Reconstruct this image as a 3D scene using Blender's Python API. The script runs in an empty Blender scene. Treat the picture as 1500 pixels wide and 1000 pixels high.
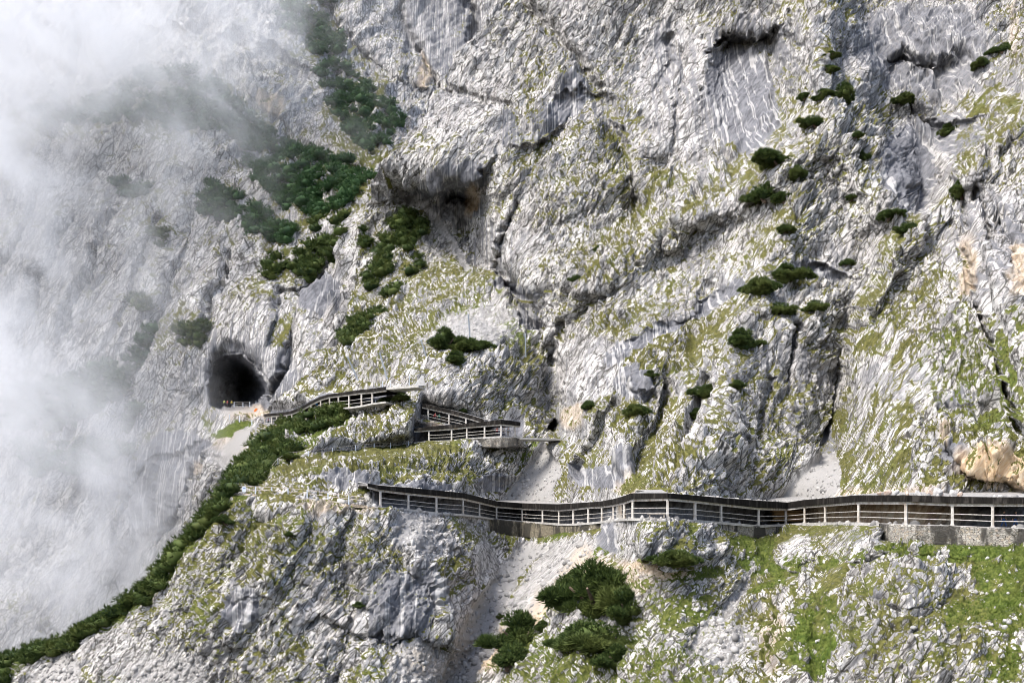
import bpy, math, random
import numpy as np
from mathutils import Vector

rng = np.random.default_rng(7)
random.seed(7)
QUAL = 1.0                                   # grid density of the terrain
F, CU, CV = 1500.0, 750.0, 800.0             # survey frame: bearing / elevation read off the photograph
scene = bpy.context.scene
COL = scene.collection

def at(u, v, d):
    return Vector((d * (u - CU) / F, d, d * (CV - v) / F))

# ------------------------------------------------------------------ noise
def _hash(ix, iy, iz, seed):
    h = (ix.astype(np.uint32) * np.uint32(374761393) + iy.astype(np.uint32) * np.uint32(668265263)
         + iz.astype(np.uint32) * np.uint32(2147483647) + np.uint32((seed * 974711 + 12345) & 0xffffffff))
    h = (h ^ (h >> np.uint32(13))) * np.uint32(1274126177)
    h = (h ^ (h >> np.uint32(16))) * np.uint32(2246822519)
    h = h ^ (h >> np.uint32(15))
    return h.astype(np.float32) / np.float32(4294967295.0)

def vnoise(p, seed=0):
    i = np.floor(p).astype(np.int64); f = (p - i).astype(np.float32)
    f = f * f * (3 - 2 * f)
    x, y, z = i[:, 0], i[:, 1], i[:, 2]
    fx, fy, fz = f[:, 0], f[:, 1], f[:, 2]
    def c(a, b, e): return _hash(x + a, y + b, z + e, seed)
    x00 = c(0, 0, 0) * (1 - fx) + c(1, 0, 0) * fx; x10 = c(0, 1, 0) * (1 - fx) + c(1, 1, 0) * fx
    x01 = c(0, 0, 1) * (1 - fx) + c(1, 0, 1) * fx; x11 = c(0, 1, 1) * (1 - fx) + c(1, 1, 1) * fx
    return 2 * ((x00 * (1 - fy) + x10 * fy) * (1 - fz) + (x01 * (1 - fy) + x11 * fy) * fz) - 1

def fbm(p, octaves=4, seed=0, gain=0.5, ridged=False):
    s = np.zeros(len(p), np.float32); a = 1.0; t = 0.0
    for k in range(octaves):
        n = vnoise(p * (2.03 ** k) + 17.3 * k, seed + k)
        s += a * ((1 - 2 * np.abs(n)) if ridged else n); t += a; a *= gain
    return s / t

def worley(p, seed=0):
    """nearest and second nearest cell distance, a number per cell, and a tilted plane per cell"""
    i = np.floor(p).astype(np.int64); n = len(p)
    f1 = np.full(n, 9.0, np.float32); f2 = np.full(n, 9.0, np.float32)
    cid = np.zeros(n, np.float32); tilt = np.zeros(n, np.float32)
    for a in (-1, 0, 1):
        for b in (-1, 0, 1):
            for c in (-1, 0, 1):
                x, y, z = i[:, 0] + a, i[:, 1] + b, i[:, 2] + c
                h1 = _hash(x, y, z, seed); h2 = _hash(x, y, z, seed + 1); h3 = _hash(x, y, z, seed + 2)
                dx = (p[:, 0] - (x + h1)).astype(np.float32); dy = (p[:, 1] - (y + h2)).astype(np.float32); dz = (p[:, 2] - (z + h3)).astype(np.float32)
                d = np.sqrt(dx * dx + dy * dy + dz * dz)
                near = d < f1
                f2 = np.where(near, f1, np.minimum(f2, d))
                f1 = np.where(near, d, f1)
                cid = np.where(near, (h1 * 7.1 + h2 * 3.3 + h3) % 1.0, cid)
                tilt = np.where(near, dx * (h2 * 2 - 1) + dz * (h3 * 2 - 1) + dy * (h1 * 2 - 1), tilt)
    return f1, f2, cid, tilt

def sst(a, b, x):
    t = np.clip((x - a) / (b - a), 0, 1); return t * t * (3 - 2 * t)

# ------------------------------------------------------------------ depth and paint helpers
def tps(points):
    pts = np.array(points, float); q = pts[:, :2] / 200.0; n = len(q)
    r2 = ((q[:, None] - q[None]) ** 2).sum(-1)
    K = 0.5 * r2 * np.log(r2 + 1e-9) + np.eye(n) * 0.02
    Pm = np.hstack([np.ones((n, 1)), q])
    A = np.block([[K, Pm], [Pm.T, np.zeros((3, 3))]])
    w = np.linalg.solve(A, np.concatenate([pts[:, 2], np.zeros(3)]))
    def f(U, V):
        out = np.empty(U.size); u = U.ravel() / 200.0; v = V.ravel() / 200.0
        for s in range(0, u.size, 60000):
            e = slice(s, s + 60000)
            r2 = (u[e, None] - q[None, :, 0]) ** 2 + (v[e, None] - q[None, :, 1]) ** 2
            out[e] = (0.5 * r2 * np.log(r2 + 1e-9)) @ w[:n] + w[n] + w[n + 1] * u[e] + w[n + 2] * v[e]
        return out.reshape(U.shape)
    return f

def seg_dist(U, V, pts):
    best = np.full(U.shape, 1e9)
    for (a, b), (c, d) in zip(pts[:-1], pts[1:]):
        L2 = (c - a) ** 2 + (d - b) ** 2
        t = np.clip(((U - a) * (c - a) + (V - b) * (d - b)) / L2, 0, 1)
        best = np.minimum(best, np.hypot(U - a - t * (c - a), V - b - t * (d - b)))
    return best

def gully(D, U, V, pts, w, A):
    D += A * np.exp(-(seg_dist(U, V, pts) / w) ** 2)

def lip_h(D, U, V, pts, A, L, fall=6.0):
    x = [p[0] for p in pts]; y = [p[1] for p in pts]
    dv = V - np.interp(U, x, y)
    w = 0.3 * (x[-1] - x[0]); e = sst(x[0] - 6, x[0] + w, U) * (1 - sst(x[-1] - w, x[-1] + 6, U))
    D += e * np.where(dv > 0, A * (1 - np.exp(-np.maximum(dv, 0) / fall)) * np.exp(-(np.maximum(dv, 0) / L) ** 2), 0)

def lip_v(D, U, V, pts, A, L, side=1, fall=4.5):
    y = [p[1] for p in pts]; x = [p[0] for p in pts]
    du = (U - np.interp(V, y, x)) * side
    e = sst(y[0] - 8, y[0] + 20, V) * (1 - sst(y[-1] - 20, y[-1] + 8, V))
    D += e * np.where(du > 0, A * (1 - np.exp(-np.maximum(du, 0) / fall)) * np.exp(-(np.maximum(du, 0) / L) ** 2), 0)

def ell(U, V, cx, cy, rx, ry, ang=0, soft=0.35):
    c, s = math.cos(math.radians(ang)), math.sin(math.radians(ang))
    dx, dy = U - cx, V - cy
    a = (dx * c - dy * s) / rx; b = (dx * s + dy * c) / ry
    return 1 - sst(1 - soft, 1 + soft, np.sqrt(a * a + b * b))

def band(U, V, pts, w):
    return 1 - sst(0.5, 1.4, seg_dist(U, V, pts) / w)

def inside(U, V, poly):
    r = np.zeros(U.shape, bool); n = len(poly)
    for k in range(n):
        (x1, y1), (x2, y2) = poly[k], poly[(k + 1) % n]
        if y1 == y2: continue
        hit = ((y1 > V) != (y2 > V)) & (U < (x2 - x1) * (V - y1) / (y2 - y1) + x1)
        r ^= hit
    return r

def soft_poly(U, V, poly, w):
    d = seg_dist(U, V, list(poly) + [poly[0]])
    sgn = np.where(inside(U, V, poly), d, -d)
    return sst(-w, w, sgn)

def maxi(*a):
    o = a[0].copy()
    for b in a[1:]: o = np.maximum(o, b)
    return o

# ------------------------------------------------------------------ surveyed lines: (bearing, underside of beam, deck, distance, roof edge)
MAIN = [(538,712,739,142,708),(557,717,742,143,711),(598,722,745,148,714),(639,726,750,152,718),(678,729.5,752.5,160,722),(702,735,755.5,172,728),(727,741,759.5,184,734),
        (765,744,762.5,188,736.5),(795,745,764.5,182,737.5),(819,746,766.5,172,738),(840,744.6,766.5,165,737),(862,742,765,158,735.5),(882,741,763,154,734),(899,738.7,760,148,731),
        (915,735,759,133,727),(927,730.5,758.5,127,722),(978,729.5,759,122,722),(1018,733,761,126,725.5),(1056,737.6,764,133,729),(1111,743.5,769,140,733),(1151,744.6,767,148,735.5),
        (1179,741,765.5,145,732),(1209,738.5,764.5,136,729.5),(1258,734.5,764.5,120,725),(1327,734.4,767.5,110,725),(1395,737,769,108,727),(1454,737.6,771.7,105,728),(1530,737.6,773.5,102.5,728)]
LOWER = [(607,631,648,200,628),(628.5,629.6,645.5,199,625),(661.7,627.4,644.6,197,622),(684,625,642,195,620.5),(710,623,640,193,617.5),(734,621,638.6,192,614.5),(754,623,639,194,617),(761,624,640,195,618.5)]
RAMP = [(619,596,613.5,205,591),(627.4,597.7,614.5,205,592.5),(657.8,604.7,621,203,599.5),(682.6,611,626,202,606),(709,619,634,201,614)]
UPPER = [(387.5,610,622.5,248,606.5),(398.4,609,622.5,246,605.5),(405.6,608.5,622.5,244,605),(413,608,622,242,604.5),(420.6,607,621.5,239,603.5),(428,605.5,620.5,236,602),(442.4,600,616,232,596.5),(456,592,607,228,588.5),
         (470,585,599,223,581.5),(483,581,597,218,577.5),(496,579.5,597,215,576),(511.5,577.5,596.5,211,573.5),(529.7,575,594,208,571),(545.5,574,590.5,205,569.5),(566,571,588,202,566.5),(590,568.5,585,199,564.5),(612,567,583,197,562.5)]
RAIL = [(342,711,720.5,152),(357.6,711.5,722,151),(374.4,712,722.5,150),(398,713,723.5,149),(422,714.6,725.5,148),(450,717,728,147),(480.6,721.6,732,145),(511,725,735,143),(538,728,739,142)]
PATH = [(422,662,672,182),(451.6,660,669.6,184),(487,655.6,664.5,188),(520.6,651.6,660.5,192),(548,649,658,196),(572,648,657,198),(598.6,645,654,200),(607,639,648,200)]
STAIR = [(375,698,706,168),(393,688,697,172),(407,671,682,177),(422,662,672,182)]

def lerp_line(line, u, col):
    return np.interp(u, [p[0] for p in line], [p[col] for p in line])

def bench(D, damp, inner_shade, U, V, line, back, up, down, drop=0.10, calm=0.93, reach=10.0):
    x0, x1 = line[0][0], line[-1][0]
    vd = lerp_line(line, U, 2); dd = lerp_line(line, U, 3)
    e = sst(x0 - 10, x0 + 2, U) * (1 - sst(x1 - 2, x1 + 10, U))
    a = V < vd
    wa = e * np.clip(1 - (vd - up - V) / 26.0, 0, 1) * a
    D[:] = D + wa * (np.maximum(D, dd + back) - D)
    wb = e * np.clip(1 - (V - vd) / down, 0, 1) ** 0.7 * (~a)
    D[:] = D + wb * (dd - 0.25 - drop * (V - vd) - D)
    damp[:] = np.minimum(damp, 1 - calm * e * np.where(a, np.clip(1 - (vd - up - V) / reach, 0, 1), np.clip(1 - (V - vd - 2) / reach, 0, 1)))
    inner_shade[:] = np.maximum(inner_shade, e * a * np.clip(1 - (vd - up + 2 - V) / 4.0, 0, 1))

# ------------------------------------------------------------------ materials
class NT:
    def __init__(self, name, disp=None):
        self.m = bpy.data.materials.new(name); self.m.use_nodes = True
        self.t = self.m.node_tree; self.t.nodes.clear(); self.L = self.t.links
        self.out = self.n('ShaderNodeOutputMaterial')
    def n(self, t, **kw):
        o = self.t.nodes.new(t)
        for k, v in kw.items(): setattr(o, k, v)
        return o
    def put(self, sock, v):
        if isinstance(v, bpy.types.NodeSocket): self.L.new(v, sock)
        elif v is not None: sock.default_value = v
    def math(self, op, a, b=None, c=None, clamp=False):
        o = self.n('ShaderNodeMath', operation=op, use_clamp=clamp)
        self.put(o.inputs[0], a); self.put(o.inputs[1], b); self.put(o.inputs[2], c)
        return o.outputs[0]
    def mix(self, fac, a, b, blend='MIX'):
        o = self.n('ShaderNodeMix', data_type='RGBA', blend_type=blend)
        self.put(o.inputs[0], fac); self.put(o.inputs[6], a); self.put(o.inputs[7], b)
        return o.outputs[2]
    def ss(self, x, a, b, lo=0.0, hi=1.0):
        o = self.n('ShaderNodeMapRange', interpolation_type='SMOOTHSTEP')
        self.put(o.inputs[0], x); self.put(o.inputs[1], a); self.put(o.inputs[2], b); self.put(o.inputs[3], lo); self.put(o.inputs[4], hi)
        return o.outputs[0]
    def coords(self, scale=(1, 1, 1), rot=(0, 0, 0)):
        tc = self.n('ShaderNodeTexCoord'); mp = self.n('ShaderNodeMapping')
        self.L.new(tc.outputs['Object'], mp.inputs[0])
        mp.inputs['Rotation'].default_value = rot
        m2 = self.n('ShaderNodeMapping'); self.L.new(mp.outputs[0], m2.inputs[0]); m2.inputs['Scale'].default_value = scale
        return m2.outputs[0]
    def noise(self, vec, scale, detail=4, rough=0.55, dist=0.0, kind='FBM'):
        o = self.n('ShaderNodeTexNoise'); self.L.new(vec, o.inputs['Vector'])
        o.inputs['Scale'].default_value = scale; o.inputs['Detail'].default_value = detail
        o.inputs['Roughness'].default_value = rough; o.inputs['Distortion'].default_value = dist
        return o.outputs[0]
    def voro(self, vec, scale, feature='DISTANCE_TO_EDGE', out=0):
        o = self.n('ShaderNodeTexVoronoi', feature=feature); self.L.new(vec, o.inputs['Vector']); o.inputs['Scale'].default_value = scale
        return o.outputs[out]
    def bump(self, h, strength, dist, normal=None):
        o = self.n('ShaderNodeBump'); self.put(o.inputs['Height'], h); o.inputs['Strength'].default_value = strength; o.inputs['Distance'].default_value = dist
        if normal: self.L.new(normal, o.inputs['Normal'])
        return o.outputs[0]
    def done(self, color, rough=0.9, normal=None, spec=0.15, metal=0.0, sss=None):
        b = self.n('ShaderNodeBsdfPrincipled')
        self.put(b.inputs['Base Color'], color); self.put(b.inputs['Roughness'], rough); b.inputs['Specular IOR Level'].default_value = spec
        b.inputs['Metallic'].default_value = metal
        if normal: self.L.new(normal, b.inputs['Normal'])
        self.L.new(b.outputs[0], self.out.inputs[0])
        return self.m

def rgb(r, g, b): return (r, g, b, 1.0)

def rock_material(name, bed, streak=0.5, joints=0.5):
    """Limestone: pale faces, grey seepage streaks, painted dark grey gallery shade, turf, scree and ochre breaks chosen by the surveyed masks."""
    k = NT(name)
    at_ = k.n('ShaderNodeAttribute', attribute_name='cover'); sep = k.n('ShaderNodeSeparateColor'); k.L.new(at_.outputs['Color'], sep.inputs[0])
    turf, grey, scree = sep.outputs[0], sep.outputs[1], sep.outputs[2]; ochre = at_.outputs['Alpha']
    at2 = k.n('ShaderNodeAttribute', attribute_name='stone'); sep2 = k.n('ShaderNodeSeparateColor'); k.L.new(at2.outputs['Color'], sep2.inputs[0])
    cell, green, smooth = sep2.outputs[0], sep2.outputs[1], sep2.outputs[2]
    P = k.coords(); B = k.coords(scale=(0.42, 1, 1.6), rot=(0, math.radians(bed), 0))
    n_big = k.noise(P, 0.10, 4, 0.6); n_mid = k.noise(B, 0.9, 5, 0.62, 0.6); n_fine = k.noise(B, 4.2, 4, 0.65, 0.3)
    pale = k.mix(k.ss(n_big, 0.35, 0.68), rgb(0.42, 0.413, 0.396), rgb(0.63, 0.622, 0.595))
    pale = k.mix(k.math('MULTIPLY', cell, 0.36), pale, rgb(0.36, 0.325, 0.32))
    G = k.coords(scale=(0.07, 0.6, 1.0), rot=(0, math.radians(bed + 6), 0)); strk = k.noise(G, streak, 5, 0.62, 0.35)
    pale = k.mix(k.ss(strk, 0.51, 0.62, 0, 0.75), pale, rgb(0.19, 0.19, 0.198))
    pale = k.mix(k.ss(n_mid, 0.47, 0.64, 0, 0.75), pale, rgb(0.145, 0.14, 0.132))
    pale = k.mix(k.ss(n_fine, 0.50, 0.66, 0, 0.8), pale, rgb(0.10, 0.097, 0.09))
    J = k.coords(scale=(0.30, 0.7, 1.0), rot=(0, math.radians(bed), 0)); wob = k.n('ShaderNodeTexNoise'); k.L.new(J, wob.inputs['Vector']); wob.inputs['Scale'].default_value = 1.1; wob.inputs['Detail'].default_value = 4
    jj = k.n('ShaderNodeMix', data_type='VECTOR'); jj.inputs[0].default_value = 0.20; k.L.new(J, jj.inputs[4]); k.L.new(wob.outputs['Color'], jj.inputs[5])
    joint = k.ss(k.voro(jj.outputs[1], 1.15 * joints), 0.055, 0.018); joint2 = k.ss(k.voro(jj.outputs[1], 3.1 * joints), 0.085, 0.03)
    gate = k.ss(n_big, 0.62, 0.42); gate2 = k.ss(n_mid, 0.40, 0.56)
    pale = k.mix(k.math('MULTIPLY', joint, 0.85), pale, rgb(0.055, 0.052, 0.045))
    pale = k.mix(k.math('MULTIPLY', k.math('MULTIPLY', joint2, gate2), 0.8), pale, rgb(0.06, 0.056, 0.05))
    S = k.coords(scale=(1.0, 0.05, 0.016)); st = k.noise(S, 1.25, 3, 0.6, 0.0); st2 = k.noise(S, 2.3, 2, 0.5, 0.1)
    st = k.math('ADD', k.math('MULTIPLY', st, 0.65), k.math('MULTIPLY', st2, 0.35))
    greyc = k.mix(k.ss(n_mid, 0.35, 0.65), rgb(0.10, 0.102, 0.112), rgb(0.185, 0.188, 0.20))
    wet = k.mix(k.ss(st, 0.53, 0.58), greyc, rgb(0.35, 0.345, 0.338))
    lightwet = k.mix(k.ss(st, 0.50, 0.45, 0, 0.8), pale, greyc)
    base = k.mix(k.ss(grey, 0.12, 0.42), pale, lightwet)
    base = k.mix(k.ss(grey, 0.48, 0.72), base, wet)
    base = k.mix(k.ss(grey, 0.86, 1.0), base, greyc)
    oc = k.mix(k.ss(n_mid, 0.4, 0.62), rgb(0.50, 0.33, 0.17), rgb(0.56, 0.47, 0.34))
    base = k.mix(k.math('MULTIPLY', ochre, k.ss(n_mid, 0.30, 0.55, 0.4, 1.0)), base, oc)
    v = k.voro(P, 2.6, 'F1', 1)
    vs = k.n('ShaderNodeSeparateColor'); k.L.new(v, vs.inputs[0])
    sc = k.mix(k.noise(P, 6.0, 3, 0.6), rgb(0.21, 0.205, 0.197), rgb(0.36, 0.352, 0.336))
    sc = k.mix(k.ss(vs.outputs[0], 0.75, 0.95, 0, 0.6), sc, rgb(0.27, 0.265, 0.26))
    base = k.mix(scree, base, sc)
    tn = k.noise(P, 1.7, 5, 0.7); tf = k.noise(P, 0.16, 3, 0.6)
    dry = k.mix(k.ss(tn, 0.35, 0.65), rgb(0.045, 0.046, 0.015), rgb(0.132, 0.126, 0.040))
    lush = k.mix(k.ss(tn, 0.35, 0.65), rgb(0.036, 0.060, 0.010), rgb(0.100, 0.132, 0.026))
    tc = k.mix(k.math('ADD', green, k.ss(tf, 0.42, 0.7, -0.15, 0.25), clamp=True), dry, lush)
    edge = k.math('ADD', turf, k.math('MULTIPLY', k.math('SUBTRACT', tn, 0.5), 0.9))
    base = k.mix(k.ss(edge, 0.45, 0.58), base, tc)
    nb = k.bump(n_mid, 0.7, 0.5); nb = k.bump(n_fine, 0.7, 0.16, nb)
    return k.done(base, 0.93, nb, 0.12)

# ------------------------------------------------------------------ objects
def mesh_obj(name, verts, faces, mat=None, parent=None, smooth=False):
    me = bpy.data.meshes.new(name)
    v = np.asarray(verts, np.float32).reshape(-1, 3)
    if isinstance(faces, np.ndarray):
        n, c = faces.shape
        me.vertices.add(len(v)); me.vertices.foreach_set('co', v.ravel())
        me.loops.add(n * c); me.loops.foreach_set('vertex_index', faces.astype(np.int32).ravel())
        me.polygons.add(n); me.polygons.foreach_set('loop_start', np.arange(0, n * c, c, dtype=np.int32))
        me.polygons.foreach_set('loop_total', np.full(n, c, np.int32))
        me.update(calc_edges=True)
    else:
        me.from_pydata([tuple(x) for x in v], [], faces); me.update()
    if smooth: me.polygons.foreach_set('use_smooth', np.ones(len(me.polygons), bool))
    if mat: me.materials.append(mat)
    o = bpy.data.objects.new(name, me); COL.objects.link(o)
    if parent: o.parent = parent
    return o

def tag(o, label=None, cat=None, group=None, kind=None):
    if label: o['label'] = label
    if cat: o['category'] = cat
    if group: o['group'] = group
    if kind: o['kind'] = kind
    return o

def empty(name, loc=(0, 0, 0)):
    o = bpy.data.objects.new(name, None); o.empty_display_size = 0.3; o.location = loc; COL.objects.link(o); return o

def set_col(me, name, arr):
    a = me.attributes.new(name, 'FLOAT_COLOR', 'POINT'); a.data.foreach_set('color', arr.astype(np.float32).ravel())

def grid_faces(nr, nc):
    i = np.arange(nr * nc).reshape(nr, nc)
    return np.stack([i[:-1, :-1].ravel(), i[1:, :-1].ravel(), i[1:, 1:].ravel(), i[:-1, 1:].ravel()], 1)

def normals_of(P):
    a = np.gradient(P, axis=1); b = np.gradient(P, axis=0)
    n = np.cross(b, a); n /= np.linalg.norm(n, axis=-1, keepdims=True) + 1e-9
    return n

def rot_bed(P, deg, L):
    c, s = math.cos(math.radians(deg)), math.sin(math.radians(deg))
    return np.stack([(P[:, 0] * c + P[:, 2] * s) / L[0], P[:, 1] / L[1], (-P[:, 0] * s + P[:, 2] * c) / L[2]], 1)

def blur(a, r):
    k = np.ones(2 * r + 1) / (2 * r + 1)
    for ax in (0, 1):
        pad = [(r, r) if i == ax else (0, 0) for i in range(a.ndim)]
        a = np.apply_along_axis(lambda m: np.convolve(m, k, 'valid'), ax, np.pad(a, pad, mode='edge'))
    return a

def rough_rock(P0, N, bed, block, amp, smooth, scree, seed, elong=1.0, big=1.0):
    """moves a surface along its normal: folds, ribs along the bedding, tilted split faces in three sizes, cracks and small breaks"""
    sh = P0.shape[:2]; P = P0.reshape(-1, 3); s = smooth.ravel().astype(np.float32); q = scree.ravel().astype(np.float32)
    k = block / 2.6
    warp = np.stack([fbm(P / (9.0 * k), 3, seed + 40), fbm(P / (9.0 * k), 3, seed + 50), fbm(P / (9.0 * k), 3, seed + 60)], 1) * 1.5 * k
    Pw = P + warp
    h = 6.0 * k * big * (fbm(rot_bed(P + 2 * warp, bed - 4, (130 * k, 60 * k, 40 * k)), 3, seed + 2, ridged=True) - 0.2)
    h += 3.4 * k * fbm(rot_bed(Pw, bed, (46 * k, 26 * k, 15 * k)), 4, seed, ridged=True) * (1 - 0.4 * s)
    rib = np.zeros(len(P), np.float32); a = 1.0
    for j in range(3):                                     # rounded ribs parted by sharp grooves
        rib += a * np.abs(vnoise(rot_bed(Pw, bed + 5 * j, (17 * k * elong / 1.9 ** j, 9 * k / 1.9 ** j, 4.2 * k / 1.9 ** j)), seed + 12 + j)); a *= 0.55
    h += 2.0 * k * (rib - 0.5) * (1 - 0.6 * s)
    crack = np.zeros(len(P), np.float32); cell = np.zeros(len(P), np.float32)
    for j, (size, g, ca, cw) in enumerate(((2.9, 0.50, 0.06, 0.07), (1.0, 0.60, 0.20, 0.11), (0.42, 0.62, 0.34, 0.2))):
        L = block * size
        f1, f2, c, t = worley(rot_bed(P + warp * (0.9, 0.55, 0.3)[j], bed + (-6, 6, 0)[j], (L * (2.8, 2.6, 1.9)[j] * elong, L * 1.5, L)), seed + 3 + 20 * j)
        e = 1 - sst(0.0, cw, f2 - f1)
        bev = sst(0.0, (0.20, 0.13, 0.13)[j], f2 - f1)
        h += L * ((g * t + 0.16 * (c - 0.5)) * (0.25 + 0.75 * bev) - ca * e) * (0.72, 1.0, 1.25)[j] * (1 - (0.75, 0.72, 0.6)[j] * s)
        crack = np.maximum(crack, (1 - sst(0.0, cw + 0.16, f2 - f1)) * (0.7, 1.0, 0.75)[j]); cell += c * (0.3, 0.4, 0.3)[j]
    h += 0.20 * k * fbm(rot_bed(P, bed, (1.9 * k, 0.9 * k, 0.55 * k)), 3, seed + 31, ridged=True) * (1 - 0.5 * s)
    h = h * (1 - 0.9 * q) + q * 0.10 * fbm(P / 0.7, 2, seed + 71)
    h *= amp.ravel()
    out = P + N.reshape(-1, 3) * h[:, None]
    return out.reshape(P0.shape), crack.reshape(sh), cell.reshape(sh), h.reshape(sh)

SHEETS = {}
def terrain(name, U, V, D, M, bed, block, amp, mat, seed, label, elong=1.0, skirts=(), big=1.0):
    """M: dict of masks on the grid: turf, grey, scree, ochre, green, smooth"""
    P0 = np.stack([D * (U - CU) / F, D, D * (CV - V) / F], -1)
    N = normals_of(blur(P0, 6)); N *= -np.sign((N * P0).sum(-1, keepdims=True) + 1e-9)
    N = N + np.array([0, -0.5, 0.1]); N /= np.linalg.norm(N, axis=-1, keepdims=True)
    gx = np.abs(np.gradient(P0[..., 1], axis=1)) / (np.abs(np.gradient(P0[..., 0], axis=1)) + 1e-3)
    gz = np.abs(np.gradient(P0[..., 1], axis=0)) / (np.abs(np.gradient(P0[..., 2], axis=0)) + 1e-3)
    amp = amp * (1 - 0.8 * sst(1.8, 5.0, blur(np.maximum(gx, 0.7 * gz), 3)))
    P, crack, cell, h = rough_rock(P0, N, bed, block, amp, M['smooth'], M['scree'], seed, elong, big.ravel() if hasattr(big, 'ravel') else big)
    N2 = normals_of(P); N2 *= -np.sign((N2 * P).sum(-1, keepdims=True))
    up = np.clip(N2[..., 2], -1, 1)
    q = P.reshape(-1, 3)
    tn = fbm(rot_bed(q, bed, (2.6, 1.6, 1.0)), 4, seed + 80).reshape(U.shape)
    big = fbm(rot_bed(q, bed, (22, 14, 9)), 3, seed + 90).reshape(U.shape)
    veg = M['turf']; mid = sst(0.05, 0.3, veg) * (1 - sst(0.85, 1.0, veg))
    t = veg * 0.70 + 0.50 * (crack - 0.38) * mid + 0.50 * (up - 0.42) * mid + (0.28 * tn + 0.20 * big) * (0.35 + 0.65 * mid)
    t = np.clip(t, 0, 1) * (1 - M['scree']) * (1 - 0.8 * sst(0.5, 0.9, M['grey']))
    cover = np.stack([t, M['grey'], M['scree'], M['ochre']], -1)
    stone = np.stack([cell, M['green'], M['smooth'], np.ones_like(cell)], -1)
    nr, nc = U.shape; vs = [P.reshape(-1, 3)]; fs = [grid_faces(nr, nc)]; cv = [cover.reshape(-1, 4)]; stn = [stone.reshape(-1, 4)]
    base = nr * nc; idx = np.arange(nr * nc).reshape(nr, nc)
    for (line, off) in skirts:                     # closes the body of the hill behind its crest
        ids = {'left': idx[:, 0], 'top': idx[0], 'bottom': idx[-1], 'right': idx[:, -1]}[line]
        cur = ids
        for o_ in off:
            nv = vs[0][ids] + np.array(o_)[None] + fbm(vs[0][ids] / 6.0, 3, 5)[:, None] * np.array([[0.6, 0, 0.8]])
            vs.append(nv); cv.append(cv[0][ids]); stn.append(stn[0][ids])
            nid = np.arange(base, base + len(ids)); base += len(ids)
            fs.append(np.stack([cur[:-1], cur[1:], nid[1:], nid[:-1]], 1)); cur = nid
    o = mesh_obj(name, np.concatenate(vs), np.concatenate(fs), mat)
    set_col(o.data, 'cover', np.concatenate(cv)); set_col(o.data, 'stone', np.concatenate(stn))
    tag(o, label, 'mountain' , kind='structure')
    SHEETS[seed] = (U, V, P, N2, cover, stone)
    return o

def jitter(U, V, seed, a=7.0, s=26.0):
    q = np.stack([U.ravel() / s, V.ravel() / s, np.zeros(U.size)], 1)
    q2 = q * 4.3
    return (U + a * fbm(q, 4, seed).reshape(U.shape) + 0.4 * a * fbm(q2, 3, seed + 2).reshape(U.shape), V + a * fbm(q, 4, seed + 5).reshape(U.shape) + 0.4 * a * fbm(q2, 3, seed + 7).reshape(U.shape))

ROCK_FAR = rock_material('limestone_pale', 64, 0.30, 0.42)
ROCK = rock_material('limestone', 56, 0.5, 0.62)
ROCK_NEAR = rock_material('limestone_weathered', 52, 0.7, 0.85)

# ================================================================== TERRAIN 1: the far wall with the cave
STEP = 2.0 / QUAL
u = np.arange(-110, 830, STEP); v = np.arange(-90, 1075, STEP)
U, V = np.meshgrid(u, v)
D = tps([(-110,-90,470),(60,-90,470),(250,-90,470),(400,-60,475),(480,-90,500),(620,-90,510),(830,-90,500),
         (-110,150,420),(0,100,440),(150,80,440),(300,60,440),(420,120,425),(350,190,392),(250,180,398),(100,230,400),(-100,330,385),
         (440,200,412),(500,140,440),(560,60,482),(650,60,490),(740,60,490),(620,190,440),(700,200,440),(820,150,460),(540,200,398),
         (450,290,352),(540,280,345),(350,300,362),(200,330,372),(60,400,368),(480,380,318),(560,380,300),(400,360,332),(280,400,345),
         (150,500,345),(-100,560,350),(20,580,345),(430,450,300),(500,480,288),(360,490,296),(260,520,308),(300,600,300),(400,590,280),(440,570,262),(480,590,248),
         (350,625,276),(330,660,272),(385,650,264),(280,680,285),(200,650,318),(80,650,330),(250,720,288),(300,740,276),(150,760,312),(-80,780,330),(60,800,322),
         (230,830,290),(100,900,300),(330,800,268),(-100,960,305),(60,1070,285),(300,1070,255),(450,800,262),(600,700,270),(700,500,320),(820,500,330),(820,800,290),(820,1070,260),(560,1070,250)])(U, V)
ju, jv = jitter(U, V, 3, 11.0, 34.0)
lip_v(D, ju, V, [(755,-90),(640,150),(560,240)], 0.01, 30)
# wall feet, ribs, chimneys
lip_h(D, ju, jv, [(300,60),(340,40),(400,60),(450,95),(480,120)], 9, 60)
lip_h(D, ju, jv, [(200,40),(260,30),(300,70)], 6, 60)
lip_v(D, ju, V, [(415,-20),(450,40),(480,100),(470,140)], 10, 60)
gully(D, ju, jv, [(290,20),(330,110),(390,180),(440,225),(520,262)], 14, 9)
gully(D, ju, jv, [(465,-20),(500,60),(560,120),(630,160)], 13, 10)
gully(D, ju, jv, [(585,20),(610,80),(640,140)], 10, 8)
gully(D, ju, jv, [(690,-60),(690,60)], 10, 10)
gully(D, ju, jv, [(120,60),(110,150),(80,260)], 16, 9)
gully(D, ju, jv, [(505,395),(450,430),(437,500),(415,560),(402,598)], 9, 9)
lip_h(D, ju, jv, [(330,240),(350,222),(385,238)], 4, 20)
lip_h(D, ju, jv, [(390,430),(440,420),(490,400),(530,395)], 6, 60)
lip_v(D, ju, V, [(410,420),(400,470),(392,520)], 4, 30)
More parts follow.
